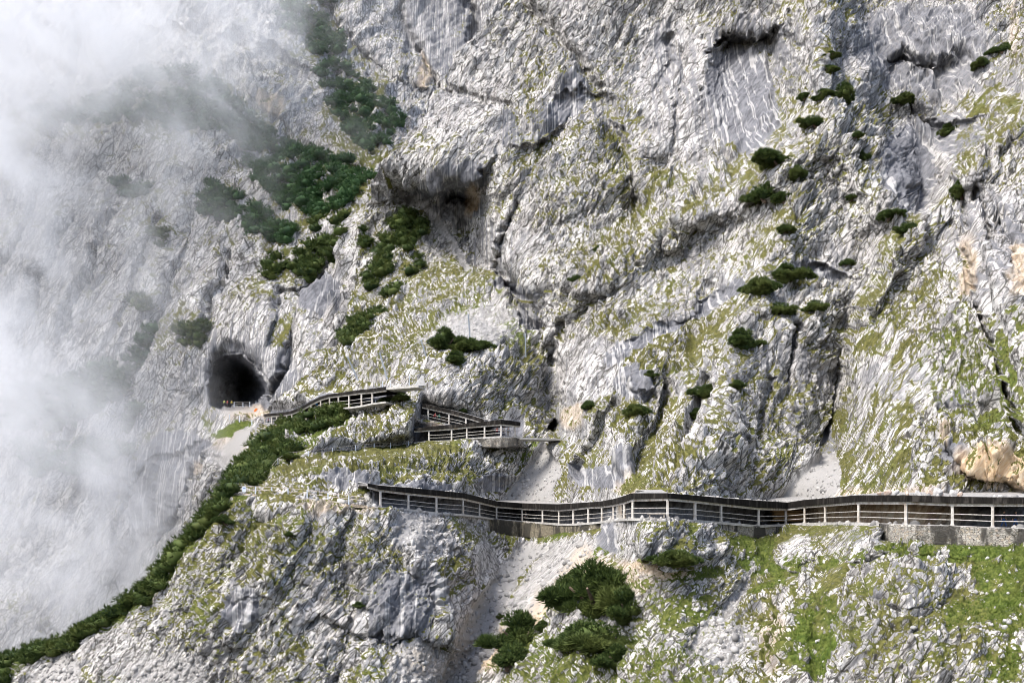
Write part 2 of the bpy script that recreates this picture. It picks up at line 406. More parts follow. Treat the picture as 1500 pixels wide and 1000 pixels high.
for x0, y0, x1, y1, a in [(300,320,240,470,5),(240,330,190,480,5),(345,380,310,470,4),(180,320,110,470,5),(120,330,50,480,5),(215,700,180,800,5),(290,690,240,800,6),(60,300,0,430,6),(150,540,110,620,4),(270,440,220,540,4)]:
    gully(D, ju, jv, [(x0, y0), (x1, y1)], 7, a)
for x0, y0, x1, y1, a in [(275,300,215,470,-4),(330,390,285,480,-4),(160,340,90,500,-5),(150,680,165,730,-6),(200,540,160,640,-4),(90,330,20,480,-4)]:
    gully(D, ju, jv, [(x0, y0), (x1, y1)], 10, a)
lip_h(D, ju, jv, [(135,700),(170,690),(210,700),(300,640),(330,655)], 5, 40)
CAVE = [(310,592),(306,560),(308,538),(318,524),(338,519),(352,520),(366,532),(384,552),(397,570),(399,582),(392,602),(372,606),(340,602),(320,602)]
hj, hk = jitter(U, V, 8, 7.0, 9.0); cu, cv_ = hj * 0.55 + ju * 0.4 + U * 0.05, (hk * 0.5 + jv * 0.2 + V * 0.3) * sst(606, 590, V) + V * (1 - sst(606, 590, V)); dc = seg_dist(cu, cv_, CAVE + [CAVE[0]]); inn = inside(cu, cv_, CAVE)
floor_ = np.clip((604 - V) / 20.0, 0, 1)
D += np.where(inn, (44 * ell(cu, cv_, 340, 573, 34, 33, -20, 0.75) + 16 * sst(0, 14, dc)) * (0.3 + 0.7 * floor_) + 4 * sst(0, 3, dc) * floor_, 0)
gully(D, U, V, [(306,548),(316,524),(338,508),(358,512),(384,540)], 7, 4)      # broken brow above the cave mouth
lip_h(D, ju, jv, [(300,520),(330,506),(362,512),(400,560)], 4, 16)
z = np.zeros_like(U)
turf = 0.30 * band(ju, jv, [(60,180),(330,160),(480,290),(560,270)], 45) + 0.25
turf = maxi(turf, 0.42 * ell(ju, jv, 330, 330, 160, 60), 0.4 * ell(ju, jv, 470, 390, 90, 40), 0.45 * ell(ju, jv, 520, 160, 60, 90), 0.42 * ell(ju, jv, 280, 500, 60, 50),
            0.45 * ell(ju, jv, 460, 30, 60, 60), 0.4 * ell(ju, jv, 130, 620, 120, 60), 0.95 * ell(ju, jv, 343, 631, 32, 9, 8), 0.4 * ell(ju, jv, 210, 650, 60, 30),
            0.5 * ell(ju, jv, 420, 500, 20, 30), 0.42 * ell(ju, jv, 300, 590, 18, 50))
turf *= 1 - 0.75 * ell(U, V, 350, 545, 62, 48)
grey = maxi(0.34 * ell(ju, jv, 600, 60, 160, 110), 0.62 * ell(ju, jv, 650, 50, 80, 80), 0.55 * ell(ju, jv, 425, 175, 50, 35, -20), 0.5 * ell(ju, jv, 470, 70, 45, 50),
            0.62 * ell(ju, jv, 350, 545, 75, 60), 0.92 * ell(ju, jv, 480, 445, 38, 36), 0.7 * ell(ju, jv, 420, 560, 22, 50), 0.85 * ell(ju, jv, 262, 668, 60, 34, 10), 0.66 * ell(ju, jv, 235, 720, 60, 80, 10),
            0.6 * ell(ju, jv, 170, 715, 50, 30), 0.45 * ell(ju, jv, 120, 60, 50, 50), 0.66 * ell(ju, jv, 360, 232, 24, 14), 0.28 * ell(ju, jv, 180, 420, 200, 120), 0.5 * ell(ju, jv, 270, 800, 50, 60))
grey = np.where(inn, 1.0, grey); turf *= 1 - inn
scree = maxi(0.95 * ell(ju, jv, 352, 648, 34, 14, 25), 0.75 * ell(ju, jv, 352, 606, 30, 9), 0.8 * band(ju, jv, [(350,650),(332,675)], 14), 0.8 * band(ju, jv, [(262,765),(212,800),(190,850)], 8) * 0.8)
ochre = maxi(0.55 * ell(ju, jv, 395, 160, 14, 18), 0.6 * ell(ju, jv, 365, 608, 34, 10), 0.35 * ell(ju, jv, 352, 650, 34, 16), 0.45 * ell(ju, jv, 618, 115, 10, 25), 0.4 * ell(ju, jv, 300, 690, 10, 10))
sn = fbm(np.stack([U.ravel() / 110, V.ravel() / 80, z.ravel()], 1), 3, 78).reshape(U.shape); slab1 = sst(-0.05, 0.22, sn); grey = np.maximum(grey, 0.34 * slab1)
amp = np.clip(0.92 - 0.35 * ell(U, V, 350, 560, 50, 44), 0.12, 9) * (1 - 0.8 * ell(U, V, 345, 640, 45, 24))
terrain('mountain', U, V, D, dict(turf=turf, grey=grey, scree=scree, ochre=ochre, green=0.15 + 0.7 * ell(U, V, 343, 631, 40, 16) + 0.25 * z, smooth=maxi(0.74 * slab1, 0.55 * ell(ju, jv, 600, 60, 150, 100), 0.45 * ell(ju, jv, 180, 400, 200, 130), 0.6 * ell(U, V, 235, 730, 60, 80)) + z),
        64, 3.2, amp, ROCK_FAR, 11, 'pale limestone wall with the cave mouth, drifting mist over it', elong=1.9, big=1 - 0.85 * ell(U, V, 350, 590, 110, 110))

# ================================================================== TERRAIN 2: the near cliff above the walkway
STEP = 1.55 / QUAL
v = np.arange(-70, 805, STEP)
edge_v = [-70, 5, 75, 150, 200, 240, 262, 292, 330, 380, 450, 510, 550, 575, 600, 622, 640, 690, 715, 760, 805]
edge_u = [772, 748, 690, 641, 601, 562, 549, 552, 540, 528, 520, 508, 470, 428, 398, 384, 372, 346, 340, 336, 330]
uL = np.interp(v, edge_v, edge_u)
nc = int(1200 / STEP); s = np.linspace(0, 1, nc)
U = uL[:, None] + s[None, :] ** 1.0 * (1560 - uL[:, None]); V = np.repeat(v[:, None], nc, 1)
pts = [(772,-70,322),(748,5,318),(690,75,312),(641,150,304),(601,200,296),(562,240,286),(549,265,300),(550,300,312),(535,360,302),(520,450,282),(508,512,262),(470,552,246),(428,576,242),(396,598,250),(384,622,252),
       (850,-70,300),(950,-70,285),(1050,-70,275),(1150,-70,262),(1250,-70,262),(1400,-70,252),(1560,-70,236),
       (820,60,292),(760,150,285),(700,200,280),(640,240,276),(720,260,268),(660,330,296),(690,390,282),(620,340,296),(600,420,278),(600,480,258),(560,530,238),(640,520,222),(700,470,248),(720,540,212),(760,500,236),
       (880,140,272),(960,60,278),(1000,170,258),(1080,60,262),(1090,190,240),(1160,120,240),(1200,60,238),(1250,150,222),(1290,280,204),(1240,260,205),(1150,230,214),(1050,300,226),(950,330,238),(880,300,250),
       (820,330,250),(780,400,246),(850,420,234),(950,430,216),(1050,410,206),(1150,350,198),(1240,380,190),(1300,340,186),
       (1400,60,232),(1500,60,220),(1400,170,214),(1500,170,196),(1340,260,206),(1420,240,190),(1480,300,172),(1400,350,172),(1340,400,172),(1480,420,150),(1560,300,160),(1560,450,142),
       (1150,480,178),(1050,520,184),(950,540,190),(870,560,200),(820,520,226),(800,600,214),(860,640,186),(960,640,166),(1060,630,160),(1150,600,166),(1220,560,176),(1280,520,160),(1350,520,148),(1450,560,131),
       (1213,640,168),(1300,620,138),(1400,640,124),(1500,640,114),(1190,690,156),(800,680,200),(760,640,204),(700,600,206),(650,575,204),(580,600,206),(520,620,212),(450,640,206),(410,650,212),(372,680,200),(346,692,188),(340,715,172),
       (500,690,160),(420,700,158),(560,690,163),(640,690,172),(720,690,188),(640,666,178),(540,665,176),(460,672,176),(700,665,192),(760,690,200)]
for l in (MAIN,):
    for (x, a, b, d, t) in l[::2]:
        pts.append((x, t - 6, d + 8.4)); pts.append((x, 800, d + 7.5))
for (x, a, b, d) in RAIL[::2]:
    pts.append((x, b - 10, d + 5.0)); pts.append((x, 800, d + 4.6))
D = tps(pts)(U, V)
damp = np.ones_like(D); inner_shade = np.zeros_like(D)
ju, jv = jitter(U, V, 21, 11.0, 30.0)
# gullies, buttresses, overhangs as surveyed
gully(D, ju, jv, [(752,0),(800,45),(842,85),(885,150),(912,230),(925,310)], 11, 6)
gully(D, ju, jv, [(612,100),(650,135),(742,155),(770,195)], 8, 4)
gully(D, ju, jv, [(690,330),(705,380),(745,420),(790,490),(806,560),(808,625)], 20, 8)
gully(D, ju, jv, [(1285,400),(1245,450),(1228,520),(1222,600),(1208,665)], 16, 6)
gully(D, ju, jv, [(840,290),(910,260),(1020,310)], 26, -5)
gully(D, ju, jv, [(860,420),(960,350),(1080,280),(1190,215)], 34, -11)
gully(D, ju, jv, [(1190,20),(1200,110),(1240,200),(1290,300)], 34, -12)
gully(D, ju, jv, [(1490,180),(1400,265),(1330,340),(1270,440)], 28, -9)
lip_h(D, ju, jv, [(560,258),(600,268),(640,282),(672,276),(700,256),(722,225),(736,190)], 13, 44, 6)
lip_h(D, ju, jv, [(740,205),(780,215),(830,170),(846,140)], 6, 50)
lip_h(D, ju, jv, [(800,140),(850,130),(890,140)], 6, 45)
gully(D, ju, V, [(660,284),(700,300)], 15, 9)
lip_v(D, ju, V, [(1222,-70),(1236,40),(1262,110),(1290,190),(1312,262),(1326,318)], 17, 120, 1, 9.0)
lip_v(D, ju, V, [(1494,180),(1420,250),(1335,330),(1296,400),(1258,470),(1232,560),(1212,668)], 7, 50, -1, 12.0)
lip_v(D, ju, V, [(1396,232),(1414,300),(1412,380),(1432,450),(1480,570),(1500,640)], -8, 90, 1, 9.0)
lip_h(D, ju, jv, [(1350,662),(1390,672),(1430,698),(1560,716)], 4, 40)
lip_h(D, ju, jv, [(1300,655),(1370,600),(1420,610),(1470,600)], 1.8, 18, 7)
lip_h(D, ju, jv, [(700,440),(740,418),(775,428),(806,446)], 5, 22, 7)
lip_h(D, ju, jv, [(890,545),(940,500),(1000,470),(1060,418),(1090,400)], 4, 30, 10)
lip_h(D, ju, jv, [(1025,95),(1050,55),(1100,50),(1150,40),(1168,60)], 9, 130)
lip_h(D, ju, jv, [(910,560),(935,590),(960,575)], 3, 26)
lip_h(D, ju, jv, [(1040,655),(1075,640),(1100,650)], 3, 12)
lip_h(D, ju, jv, [(1262,110),(1320,84),(1372,92),(1420,70)], 5, 40, 9)
lip_h(D, ju, jv, [(1290,172),(1340,166),(1400,180),(1480,150)], 5, 44, 9)
lip_h(D, ju, jv, [(1160,405),(1200,380),(1240,395),(1262,410)], 4, 22)
lip_h(D, ju, jv, [(690,712),(720,696),(760,700)], 4, 26)
lip_h(D, ju, jv, [(450,700),(500,704),(545,706)], 2.5, 16)
lip_h(D, ju, jv, [(640,360),(660,352),(690,372)], 3, 16)
D += 12 * np.clip(1 - np.hypot((0.6 * ju + 0.4 * U - 807 + 0.5 * (V - 624)) / 9.5, (0.7 * jv + 0.3 * V - 622) / 12.0), 0, 1) ** 0.8
for (x0, y0, x1, y1, a) in [(985,50,960,200,3),(1000,90,990,230,2.5),(760,300,735,400,3),(740,320,720,400,-3),(640,620,600,680,1),(1430,280,1445,360,4),(1455,300,1475,400,4),(1130,560,1110,640,3),(1165,480,1150,580,3),(1040,560,1010,640,3),(900,600,850,700,3),(980,580,930,690,3),(840,480,800,540,3)]:
    gully(D, ju, jv, [(x0, y0), (x1, y1)], 6, a)
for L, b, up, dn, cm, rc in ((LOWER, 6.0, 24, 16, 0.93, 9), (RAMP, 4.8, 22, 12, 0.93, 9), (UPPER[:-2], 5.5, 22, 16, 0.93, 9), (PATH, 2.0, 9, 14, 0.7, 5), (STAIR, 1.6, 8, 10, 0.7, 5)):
    bench(D, damp, inner_shade if L[0] not in (PATH[0], STAIR[0]) else np.zeros_like(D), U, V, L, b, up, dn, 0.10, cm, rc)
damp *= 1 - 0.5 * sst(716, 735, V)
lip_v(D, ju, V, [(1000,20),(985,70),(950,170),(926,240)], -6, 90, 1, 10)
lip_v(D, ju, V, [(1165,30),(1160,120),(1150,200)], -5, 60, 1, 8)
lip_v(D, ju, V, [(720,300),(700,360),(745,430)], -6, 60, 1, 10)
lip_v(D, ju, V, [(850,520),(820,580),(815,640)], -4, 60, 1, 8)
gully(D, ju, jv, [(1170,300),(1110,420),(1070,540),(1030,700)], 34, -6); gully(D, ju, jv, [(1040,430),(980,560),(930,700)], 22, 5)
z = np.zeros_like(U)
turf = 0.52 + z
turf = maxi(turf, 0.62 * band(ju, jv, [(752,0),(842,85),(885,150),(912,250),(930,310)], 11), 0.6 * band(ju, jv, [(612,100),(650,135),(742,158),(772,200)], 7), 0.6 * ell(ju, jv, 905, 250, 22, 60),
            0.60 * band(ju, jv, [(930,360),(1060,290),(1190,205)], 18), 0.57 * band(ju, jv, [(1490,190),(1380,300),(1290,440),(1240,580)], 26), 0.72 * ell(ju, jv, 690, 462, 30, 16), 0.72 * band(ju, jv, [(715,470),(765,515)], 10),
            0.66 * ell(ju, jv, 1430, 540, 60, 70, 40), 0.7 * ell(ju, jv, 1460, 620, 60, 30), 0.66 * band(ju, jv, [(1290,150),(1330,160),(1400,185),(1470,150)], 12), 0.7 * band(ju, jv, [(1420,105),(1480,75)], 12), 0.66 * ell(ju, jv, 1210, 110, 26, 60),
            0.6 * ell(ju, jv, 1100, 600, 140, 60), 0.58 * ell(ju, jv, 860, 480, 120, 70, -30), 0.58 * ell(ju, jv, 560, 400, 60, 100, 0), 0.72 * ell(ju, jv, 770, 660, 26, 10, 30), 0.62 * ell(ju, jv, 720, 600, 90, 40), 0.6 * ell(ju, jv, 600, 690, 150, 22), 0.6 * band(ju, jv, [(1060,590),(1170,300)], 24),
            0.85 * band(ju, jv, [(340,702),(420,645),(520,606)], 12), 0.66 * ell(ju, jv, 560, 600, 40, 12))
turf *= 1 - maxi(0.85 * ell(ju, jv, 1000, 130, 60, 110, 10), 0.6 * ell(ju, jv, 690, 180, 70, 70), 0.85 * ell(ju, jv, 865, 545, 50, 45, -30), 0.7 * ell(ju, jv, 700, 110, 60, 50), 0.7 * ell(ju, jv, 1350, 80, 110, 70), 0.75 * ell(ju, jv, 1340, 250, 60, 70), 0.8 * ell(ju, jv, 1465, 370, 50, 120, 15), 0.45 * ell(ju, jv, 760, 370, 60, 50), 0.4 * ell(ju, jv, 850, 40, 50, 60), 0.35 * ell(ju, jv, 1240, 330, 60, 80))
grey = maxi(0.36 * ell(ju, jv, 1000, 140, 60, 120, 10), 0.88 * ell(ju, jv, 1085, 150, 60, 85, 10), 0.55 * ell(ju, jv, 1100, 90, 80, 60), 0.66 * ell(ju, jv, 1350, 80, 120, 90), 1.1 * ell(ju, jv, 1330, 250, 40, 60), 0.66 * ell(ju, jv, 1400, 200, 60, 40), 0.6 * ell(ju, jv, 1290, 90, 30, 60),
            0.9 * ell(ju, jv, 660, 268, 60, 22, 15), 0.8 * ell(ju, jv, 830, 150, 46, 24, 35), 0.95 * ell(ju, jv, 672, 305, 40, 22), 0.55 * ell(ju, jv, 735, 370, 26, 50, 20), 0.92 * ell(ju, jv, 760, 432, 44, 15), 0.7 * ell(ju, jv, 775, 475, 26, 20), 0.88 * band(ju, jv, [(900,540),(1000,480),(1080,415)], 12), 0.86 * ell(ju, jv, 928, 578, 26, 30),
            0.9 * ell(ju, jv, 1075, 650, 30, 8, 20), 0.7 * ell(ju, jv, 1210, 640, 14, 40), 0.45 * ell(ju, jv, 1455, 370, 50, 110, 15), 0.6 * ell(ju, jv, 1400, 600, 40, 14), 0.96 * ell(ju, jv, 1405, 690, 40, 20, -35), 0.5 * ell(ju, jv, 600, 460, 40, 30), 0.9 * ell(ju, jv, 722, 705, 26, 14), 0.75 * ell(ju, jv, 880, 700, 60, 16), 0.8 * ell(ju, jv, 500, 710, 50, 8), 0.75 * ell(ju, jv, 1200, 395, 40, 14), 0.6 * ell(ju, jv, 770, 190, 40, 30), 0.5 * ell(ju, jv, 680, 400, 40, 40), 0.45 * ell(ju, jv, 880, 180, 40, 60), 0.6 * ell(ju, jv, 975, 80, 20, 60))
FAN_A = [(730,735),(800,655),(812,668),(822,690),(812,720),(815,742)]; FAN_B = [(1130,742),(1160,712),(1205,668),(1222,664),(1232,690),(1226,720),(1212,740)]
scree = maxi(soft_poly(ju * 0.3 + U * 0.7, V, FAN_A, 3), soft_poly(ju * 0.3 + U * 0.7, V, FAN_B, 3), 0.7 * band(ju, jv, [(690,395),(660,350),(620,300),(590,285)], 6), 0.45 * ell(ju, jv, 690, 490, 70, 30, 20), 0.8 * band(ju, jv, [(560,585),(600,575)], 4))
ochre = maxi(0.95 * ell(ju, jv, 1462, 696, 66, 24), 0.7 * ell(ju, jv, 690, 290, 12, 22), 0.5 * ell(ju, jv, 1490, 420, 16, 40), 0.5 * ell(ju, jv, 1420, 400, 12, 50), 0.6 * ell(ju, jv, 1378, 660, 8, 8), 0.5 * ell(ju, jv, 1260, 735, 110, 20), 0.4 * ell(ju, jv, 840, 612, 20, 14), 0.3 * ell(ju, jv, 1485, 55, 8, 40), 0.35 * ell(ju, jv, 930, 715, 20, 14), 0.5 * ell(ju, jv, 640, 617, 20, 6))
smooth = maxi(0.9 * ell(ju, jv, 1000, 130, 70, 120, 10), 0.9 * ell(ju, jv, 1090, 160, 70, 90), 0.7 * ell(ju, jv, 865, 545, 50, 45), 0.75 * ell(ju, jv, 1340, 250, 60, 70), 0.6 * ell(ju, jv, 1350, 80, 110, 80), 0.6 * ell(ju, jv, 690, 200, 90, 80), 0.55 * ell(ju, jv, 740, 370, 70, 60), 0.5 * ell(ju, jv, 1465, 370, 50, 110), 0.5 * ell(ju, jv, 1180, 60, 40, 60)) + z
sn = fbm(np.stack([U.ravel() / 95, V.ravel() / 70, z.ravel()], 1), 3, 77).reshape(U.shape); slab = sst(-0.02, 0.24, sn) * sst(700, 640, V); smooth = maxi(smooth, 0.74 * slab); turf *= 1 - 0.35 * slab; grey = np.maximum(grey, 0.30 * slab)
green = maxi(0.5 * ell(ju, jv, 1440, 560, 90, 90), 0.8 * ell(ju, jv, 770, 662, 30, 14), 0.7 * band(ju, jv, [(340,700),(520,606)], 20), 0.6 * ell(ju, jv, 720, 485, 70, 40)) + 0.08
vr_ = lerp_line(MAIN, U, 4); inner_shade = np.maximum(inner_shade, sst(536, 548, U) * sst(-1, 3, V - vr_))
turf *= 1 - inner_shade; grey = np.maximum(grey * (1 - inner_shade), 0.97 * inner_shade); scree *= 1 - inner_shade; ochre = np.maximum(ochre, 0.7 * inner_shade * ell(U, V, 1290, 750, 120, 30))  # turf cleared and rock painted dark grey to imitate shade inside the galleries
amp = damp * (1 - 0.35 * sst(690, 720, V)) * 1.0
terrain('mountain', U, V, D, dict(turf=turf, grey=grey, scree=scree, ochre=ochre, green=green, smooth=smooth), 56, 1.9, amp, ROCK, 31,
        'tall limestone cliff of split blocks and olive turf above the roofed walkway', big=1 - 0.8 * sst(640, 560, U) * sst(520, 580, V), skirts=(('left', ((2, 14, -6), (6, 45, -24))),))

# ================================================================== TERRAIN 3: the slope that carries the walkway
STEP = 1.35 / QUAL
u = np.arange(-70, 1560, STEP)
crest_u = [-70, 0, 100, 190, 225, 250, 300, 328, 340]; crest_v = [1002, 972, 943, 886, 862, 826, 768, 735, 722]; crest_d = [186, 180, 170, 162, 160, 158, 155, 153, 152]
line_u = [p[0] for p in RAIL] + [p[0] for p in MAIN[1:]]
line_v = [p[2] for p in RAIL] + [p[2] for p in MAIN[1:]]
line_d = [p[3] for p in RAIL] + [p[3] for p in MAIN[1:]]
vt = np.where(u < 342, np.interp(u, crest_u, crest_v), np.interp(u, line_u, line_v)) + 1.0
dt = np.where(u < 342, np.interp(u, crest_u, crest_d), np.interp(u, line_u, line_d))
nr = int(330 / STEP); t = np.linspace(0, 1, nr)
V = vt[None, :] + t[:, None] ** 1.08 * (1085 - vt[None, :]); U = np.repeat(u[None, :], nr, 0)
pts = [(a, b + 1, c - 0.25) for a, b, c in zip(crest_u[:-1], crest_v, crest_d)] + [(a, b, c - 0.25) for a, b, c in zip(line_u[::2], line_v[::2], line_d[::2])]
pts += [(-70,1085,170),(60,1040,160),(120,1000,154),(150,1085,146),(250,900,146),(330,800,144),(300,1000,138),(300,1085,133),(420,800,140),(450,900,134),(450,1000,127),(450,1085,121),
        (540,790,138),(560,860,134),(600,790,141),(600,950,130),(600,1085,122),(690,790,158),(680,850,148),(700,800,156),(655,930,134),(690,880,146),(640,1000,130),(700,1085,132),
        (740,800,176),(765,790,182),(800,790,176),(760,840,166),(725,900,152),(700,960,144),(665,1000,138),(850,790,155),(830,840,144),(800,900,136),(770,960,130),(740,1010,127),(790,1085,118),
        (890,790,145),(930,780,126),(940,830,120),(980,790,117),(880,860,128),(900,920,122),(870,1000,114),(900,1085,106),(1010,840,119),(1060,800,128),(1100,810,131),(1080,860,122),(1000,920,112),(1000,1000,104),(1000,1085,97),
        (1150,790,140),(1165,810,127),(1150,860,118),(1100,930,108),(1100,1000,101),(1200,790,126),(1250,790,113),(1270,820,110),(1200,870,108),(1180,960,99),(1180,1085,90),(1330,800,107),(1330,870,98),(1300,950,92),(1300,1085,84),
        (1400,805,104),(1400,850,98),(1420,930,90),(1480,805,101),(1480,870,93),(1480,960,86),(1560,800,99),(1560,900,89),(1560,1085,76),(1420,1085,80)]
D = tps(pts)(U, V)
WALLS = [[(1290,792),(1327,797),(1395,799),(1454,801),(1560,804)], [(1058,776),(1085,784),(1111,789),(1140,782)], [(716,779),(740,784),(765,788),(795,788),(819,781),(862,779),(880,775)]]
wall_mask = np.zeros_like(D)
for wl in WALLS:
    e = sst(wl[0][0] - 4, wl[0][0] + 3, U) * (1 - sst(wl[-1][0] - 3, wl[-1][0] + 4, U)); wall_mask = np.maximum(wall_mask, e * (1 - sst(-2.5, 1.5, V - np.interp(U, [p[0] for p in wl], [p[1] for p in wl]))))
near = np.clip((V - vt[None, :]) / 16.0, 0, 1) ** 0.8
top_d = dt[None, :] - 0.22 - 0.055 * (V - vt[None, :])
D = np.where(U > 336, top_d * (1 - near) + D * near, D)
D = D + wall_mask * (dt[None, :] + 0.5 - D)
ju, jv = jitter(U, V, 57, 11.0, 28.0)
gully(D, ju, jv, [(690,770),(720,800),(728,850)], 14, 3)
gully(D, ju, jv, [(775,800),(735,860),(700,930),(660,1000),(630,1085)], 16, 2.5)
gully(D, ju, jv, [(520,760),(500,820),(520,900),(500,1000)], 18, 3)
gully(D, ju, jv, [(600,800),(640,860),(660,930)], 14, -3)
gully(D, ju, jv, [(1125,790),(1110,840),(1050,900),(1010,960)], 14, 2)
gully(D, ju, jv, [(440,760),(400,850),(330,940)], 16, -2)
gully(D, ju, jv, [(380,760),(330,850),(240,930)], 14, 2)
gully(D, ju, jv, [(1225,800),(1200,850),(1190,1000)], 18, 1.8)
for (cx, cy, rx, ry, a) in [(1165,806,27,27,3.0),(1262,792,58,30,1.5),(985,790,62,36,2.0),(1330,860,60,40,1.6),(945,790,22,30,1.6),(1380,805,60,14,0.8)]:
    r = np.sqrt(((ju - cx) / rx) ** 2 + ((jv - cy) / ry) ** 2); D -= a * np.sqrt(np.clip(1 - r ** 2, 0, 1)) * np.clip((V - vt[None, :]) / 6.0, 0, 1) * (1 - wall_mask)
lip_h(D, ju, jv, [(240,900),(290,884),(340,862),(300,880)][:3], 1.5, 14)
lip_h(D, ju, jv, [(330,890),(360,870),(400,880)], 2, 30)
lip_h(D, ju, jv, [(430,930),(470,900),(560,930),(600,950)], 2.5, 30)
lip_h(D, ju, jv, [(545,930),(600,920),(660,940)], 2.5, 24)
z = np.zeros_like(U)
turf = 0.43 + z
mead = maxi(ell(ju, jv, 1400, 812, 130, 17, 0), ell(ju, jv, 1100, 806, 42, 34, -20), ell(ju, jv, 1195, 935, 38, 75, -8), ell(ju, jv, 1475, 860, 50, 70, 0), ell(ju, jv, 1140, 845, 55, 18, 30), ell(ju, jv, 1255, 815, 70, 9, 15) * 0.9, ell(ju, jv, 980, 880, 70, 36, -20) * 0.75,
            ell(ju, jv, 1020, 840, 50, 16) * 0.9, ell(ju, jv, 815, 785, 32, 9, 20) * 0.85, ell(ju, jv, 880, 815, 9, 26, -25), ell(ju, jv, 1420, 905, 40, 30) * 0.7, ell(ju, jv, 350, 728, 26, 10, 20) * 0.9, ell(ju, jv, 1470, 960, 30, 50) * 0.8, ell(ju, jv, 1015, 775, 12, 30) * 0.6, ell(ju, jv, 1065, 780, 20, 22) * 0.7)
mn = fbm(np.stack([U.ravel() / 20, V.ravel() / 14, z.ravel()], 1), 4, 91).reshape(U.shape); mead = np.clip(mead * (1 - 0.55 * sst(0.05, 0.4, mn)), 0, 1)
turf = maxi(turf, 0.97 * mead, 0.68 * ell(ju, jv, 330, 800, 110, 50, 40), 0.7 * ell(ju, jv, 300, 905, 40, 60, -20), 0.62 * ell(ju, jv, 470, 830, 140, 70), 0.7 * ell(ju, jv, 740, 815, 12, 40), 0.64 * ell(ju, jv, 880, 980, 160, 60), 0.62 * ell(ju, jv, 1350, 920, 160, 80), 0.92 * band(ju, jv, [(0,985),(100,952),(190,896),(250,838),(310,770),(335,742)], 9), 0.66 * ell(ju, jv, 430, 950, 40, 20), 0.6 * ell(ju, jv, 1090, 960, 90, 60))
turf *= 1 - maxi(0.4 * ell(ju, jv, 1262, 795, 60, 24), 0.85 * ell(ju, jv, 712, 828, 30, 34), 0.8 * ell(ju, jv, 620, 790, 40, 40, 20), 0.75 * ell(ju, jv, 680, 895, 36, 30), 0.6 * ell(ju, jv, 470, 900, 30, 50), 0.5 * ell(ju, jv, 160, 950, 60, 30), 0.55 * ell(ju, jv, 1165, 806, 24, 24), 0.2 * ell(ju, jv, 1265, 790, 50, 16), 0.45 * ell(ju, jv, 540, 880, 80, 60))
grey = maxi(0.75 * ell(ju, jv, 600, 880, 60, 60), 0.92 * ell(ju, jv, 355, 895, 26, 36), 0.7 * ell(ju, jv, 590, 935, 60, 22), 0.45 * ell(ju, jv, 610, 790, 50, 30, -30), 0.5 * ell(ju, jv, 1255, 785, 60, 10), 0.5 * ell(ju, jv, 1350, 870, 70, 40), 0.8 * ell(ju, jv, 890, 790, 20, 26), 0.4 * ell(ju, jv, 1000, 800, 60, 30)) * 0.9
GUL = [(758,800),(800,800),(760,850),(745,900),(730,960),(700,1010),(680,1090),(560,1090),(640,1000),(668,940),(690,890),(720,850)]
scree = maxi(soft_poly(ju * 0.5 + U * 0.5, jv * 0.5 + V * 0.5, GUL, 7), 0.5 * soft_poly(ju * 0.5 + U * 0.5, V, [(800,790),(880,790),(870,830),(830,870),(770,920),(735,960),(745,900),(770,850)], 8), 0.95 * soft_poly(ju, jv, [(40,1010),(80,965),(105,958),(120,985),(105,1040),(40,1080)], 5), 0.55 * ell(ju, jv, 610, 775, 30, 36, 25), 0.6 * ell(ju, jv, 1075, 880, 10, 60, -30), 0.5 * ell(ju, jv, 1060, 950, 50, 40), 0.5 * ell(ju, jv, 620, 985, 60, 40), 0.5 * ell(ju, jv, 240, 985, 60, 30))
scree *= np.clip((V - vt[None, :]) / 10.0, 0, 1)
pathm = sst(334, 340, U) * (1 - sst(1.5, 4.0, V - vt[None, :])); scree = np.maximum(scree, 0.9 * pathm); turf *= 1 - pathm
ochre = maxi(0.85 * soft_poly(ju, jv, [(860,800),(880,830),(800,910),(720,990),(690,990),(770,900)], 10), 0.6 * ell(ju, jv, 960, 835, 50, 10, -10), 0.4 * ell(ju, jv, 500, 745, 60, 14), 0.35 * ell(ju, jv, 1130, 940, 20, 50), 0.3 * ell(ju, jv, 620, 975, 30, 20), 0.35 * ell(ju, jv, 900, 850, 60, 30), 0.35 * band(ju, jv, [(420,735),(540,752)], 8))
smooth = maxi(0.9 * ell(ju, jv, 712, 828, 30, 34), 0.4 * ell(ju, jv, 620, 790, 40, 40), 0.5 * ell(ju, jv, 680, 895, 36, 30), 0.7 * mead) + z
green = maxi(0.80 * mead, 0.2 + z, 0.55 * ell(ju, jv, 900, 960, 200, 90), 0.8 * band(ju, jv, [(0,985),(190,896),(335,742)], 14))
amp = (0.06 + 0.94 * sst(2, 12, V - vt[None, :])) * (1 - 0.95 * wall_mask) * (1 - 0.55 * mead) * np.where(U < 336, 0.8, 1.0)
offs = ((0, 0.6, 0), (0, 2.0, 0), (0, 6.0, 0))
ter3 = terrain('hill', U, V, D, dict(turf=turf, grey=grey, scree=scree, ochre=ochre, green=green, smooth=smooth), 52, 1.25, amp, ROCK_NEAR, 71,
        'rocky slope of pale boulders, turf and gravel chutes below the walkway', big=0.55 * sst(6, 60, V - vt[None, :]))

# ================================================================== BUILT THINGS
def simple_mat(name, c1, c2, scale=2.0, rough=0.85, metal=0.0, bump=0.3, stretch=(1, 1, 1), spec=0.25, stain=None):
    k = NT(name); P = k.coords(scale=stretch); n = k.noise(P, scale, 5, 0.65)
    c = k.mix(k.ss(n, 0.35, 0.65), rgb(*c1), rgb(*c2))
    if stain: c = k.mix(k.ss(k.noise(k.coords(scale=(1.4, 1.4, 0.25)), 1.1, 4, 0.6), 0.5, 0.66, 0, 0.8), c, rgb(*stain))
    return k.done(c, rough, k.bump(n, bump, 0.05), spec, metal)

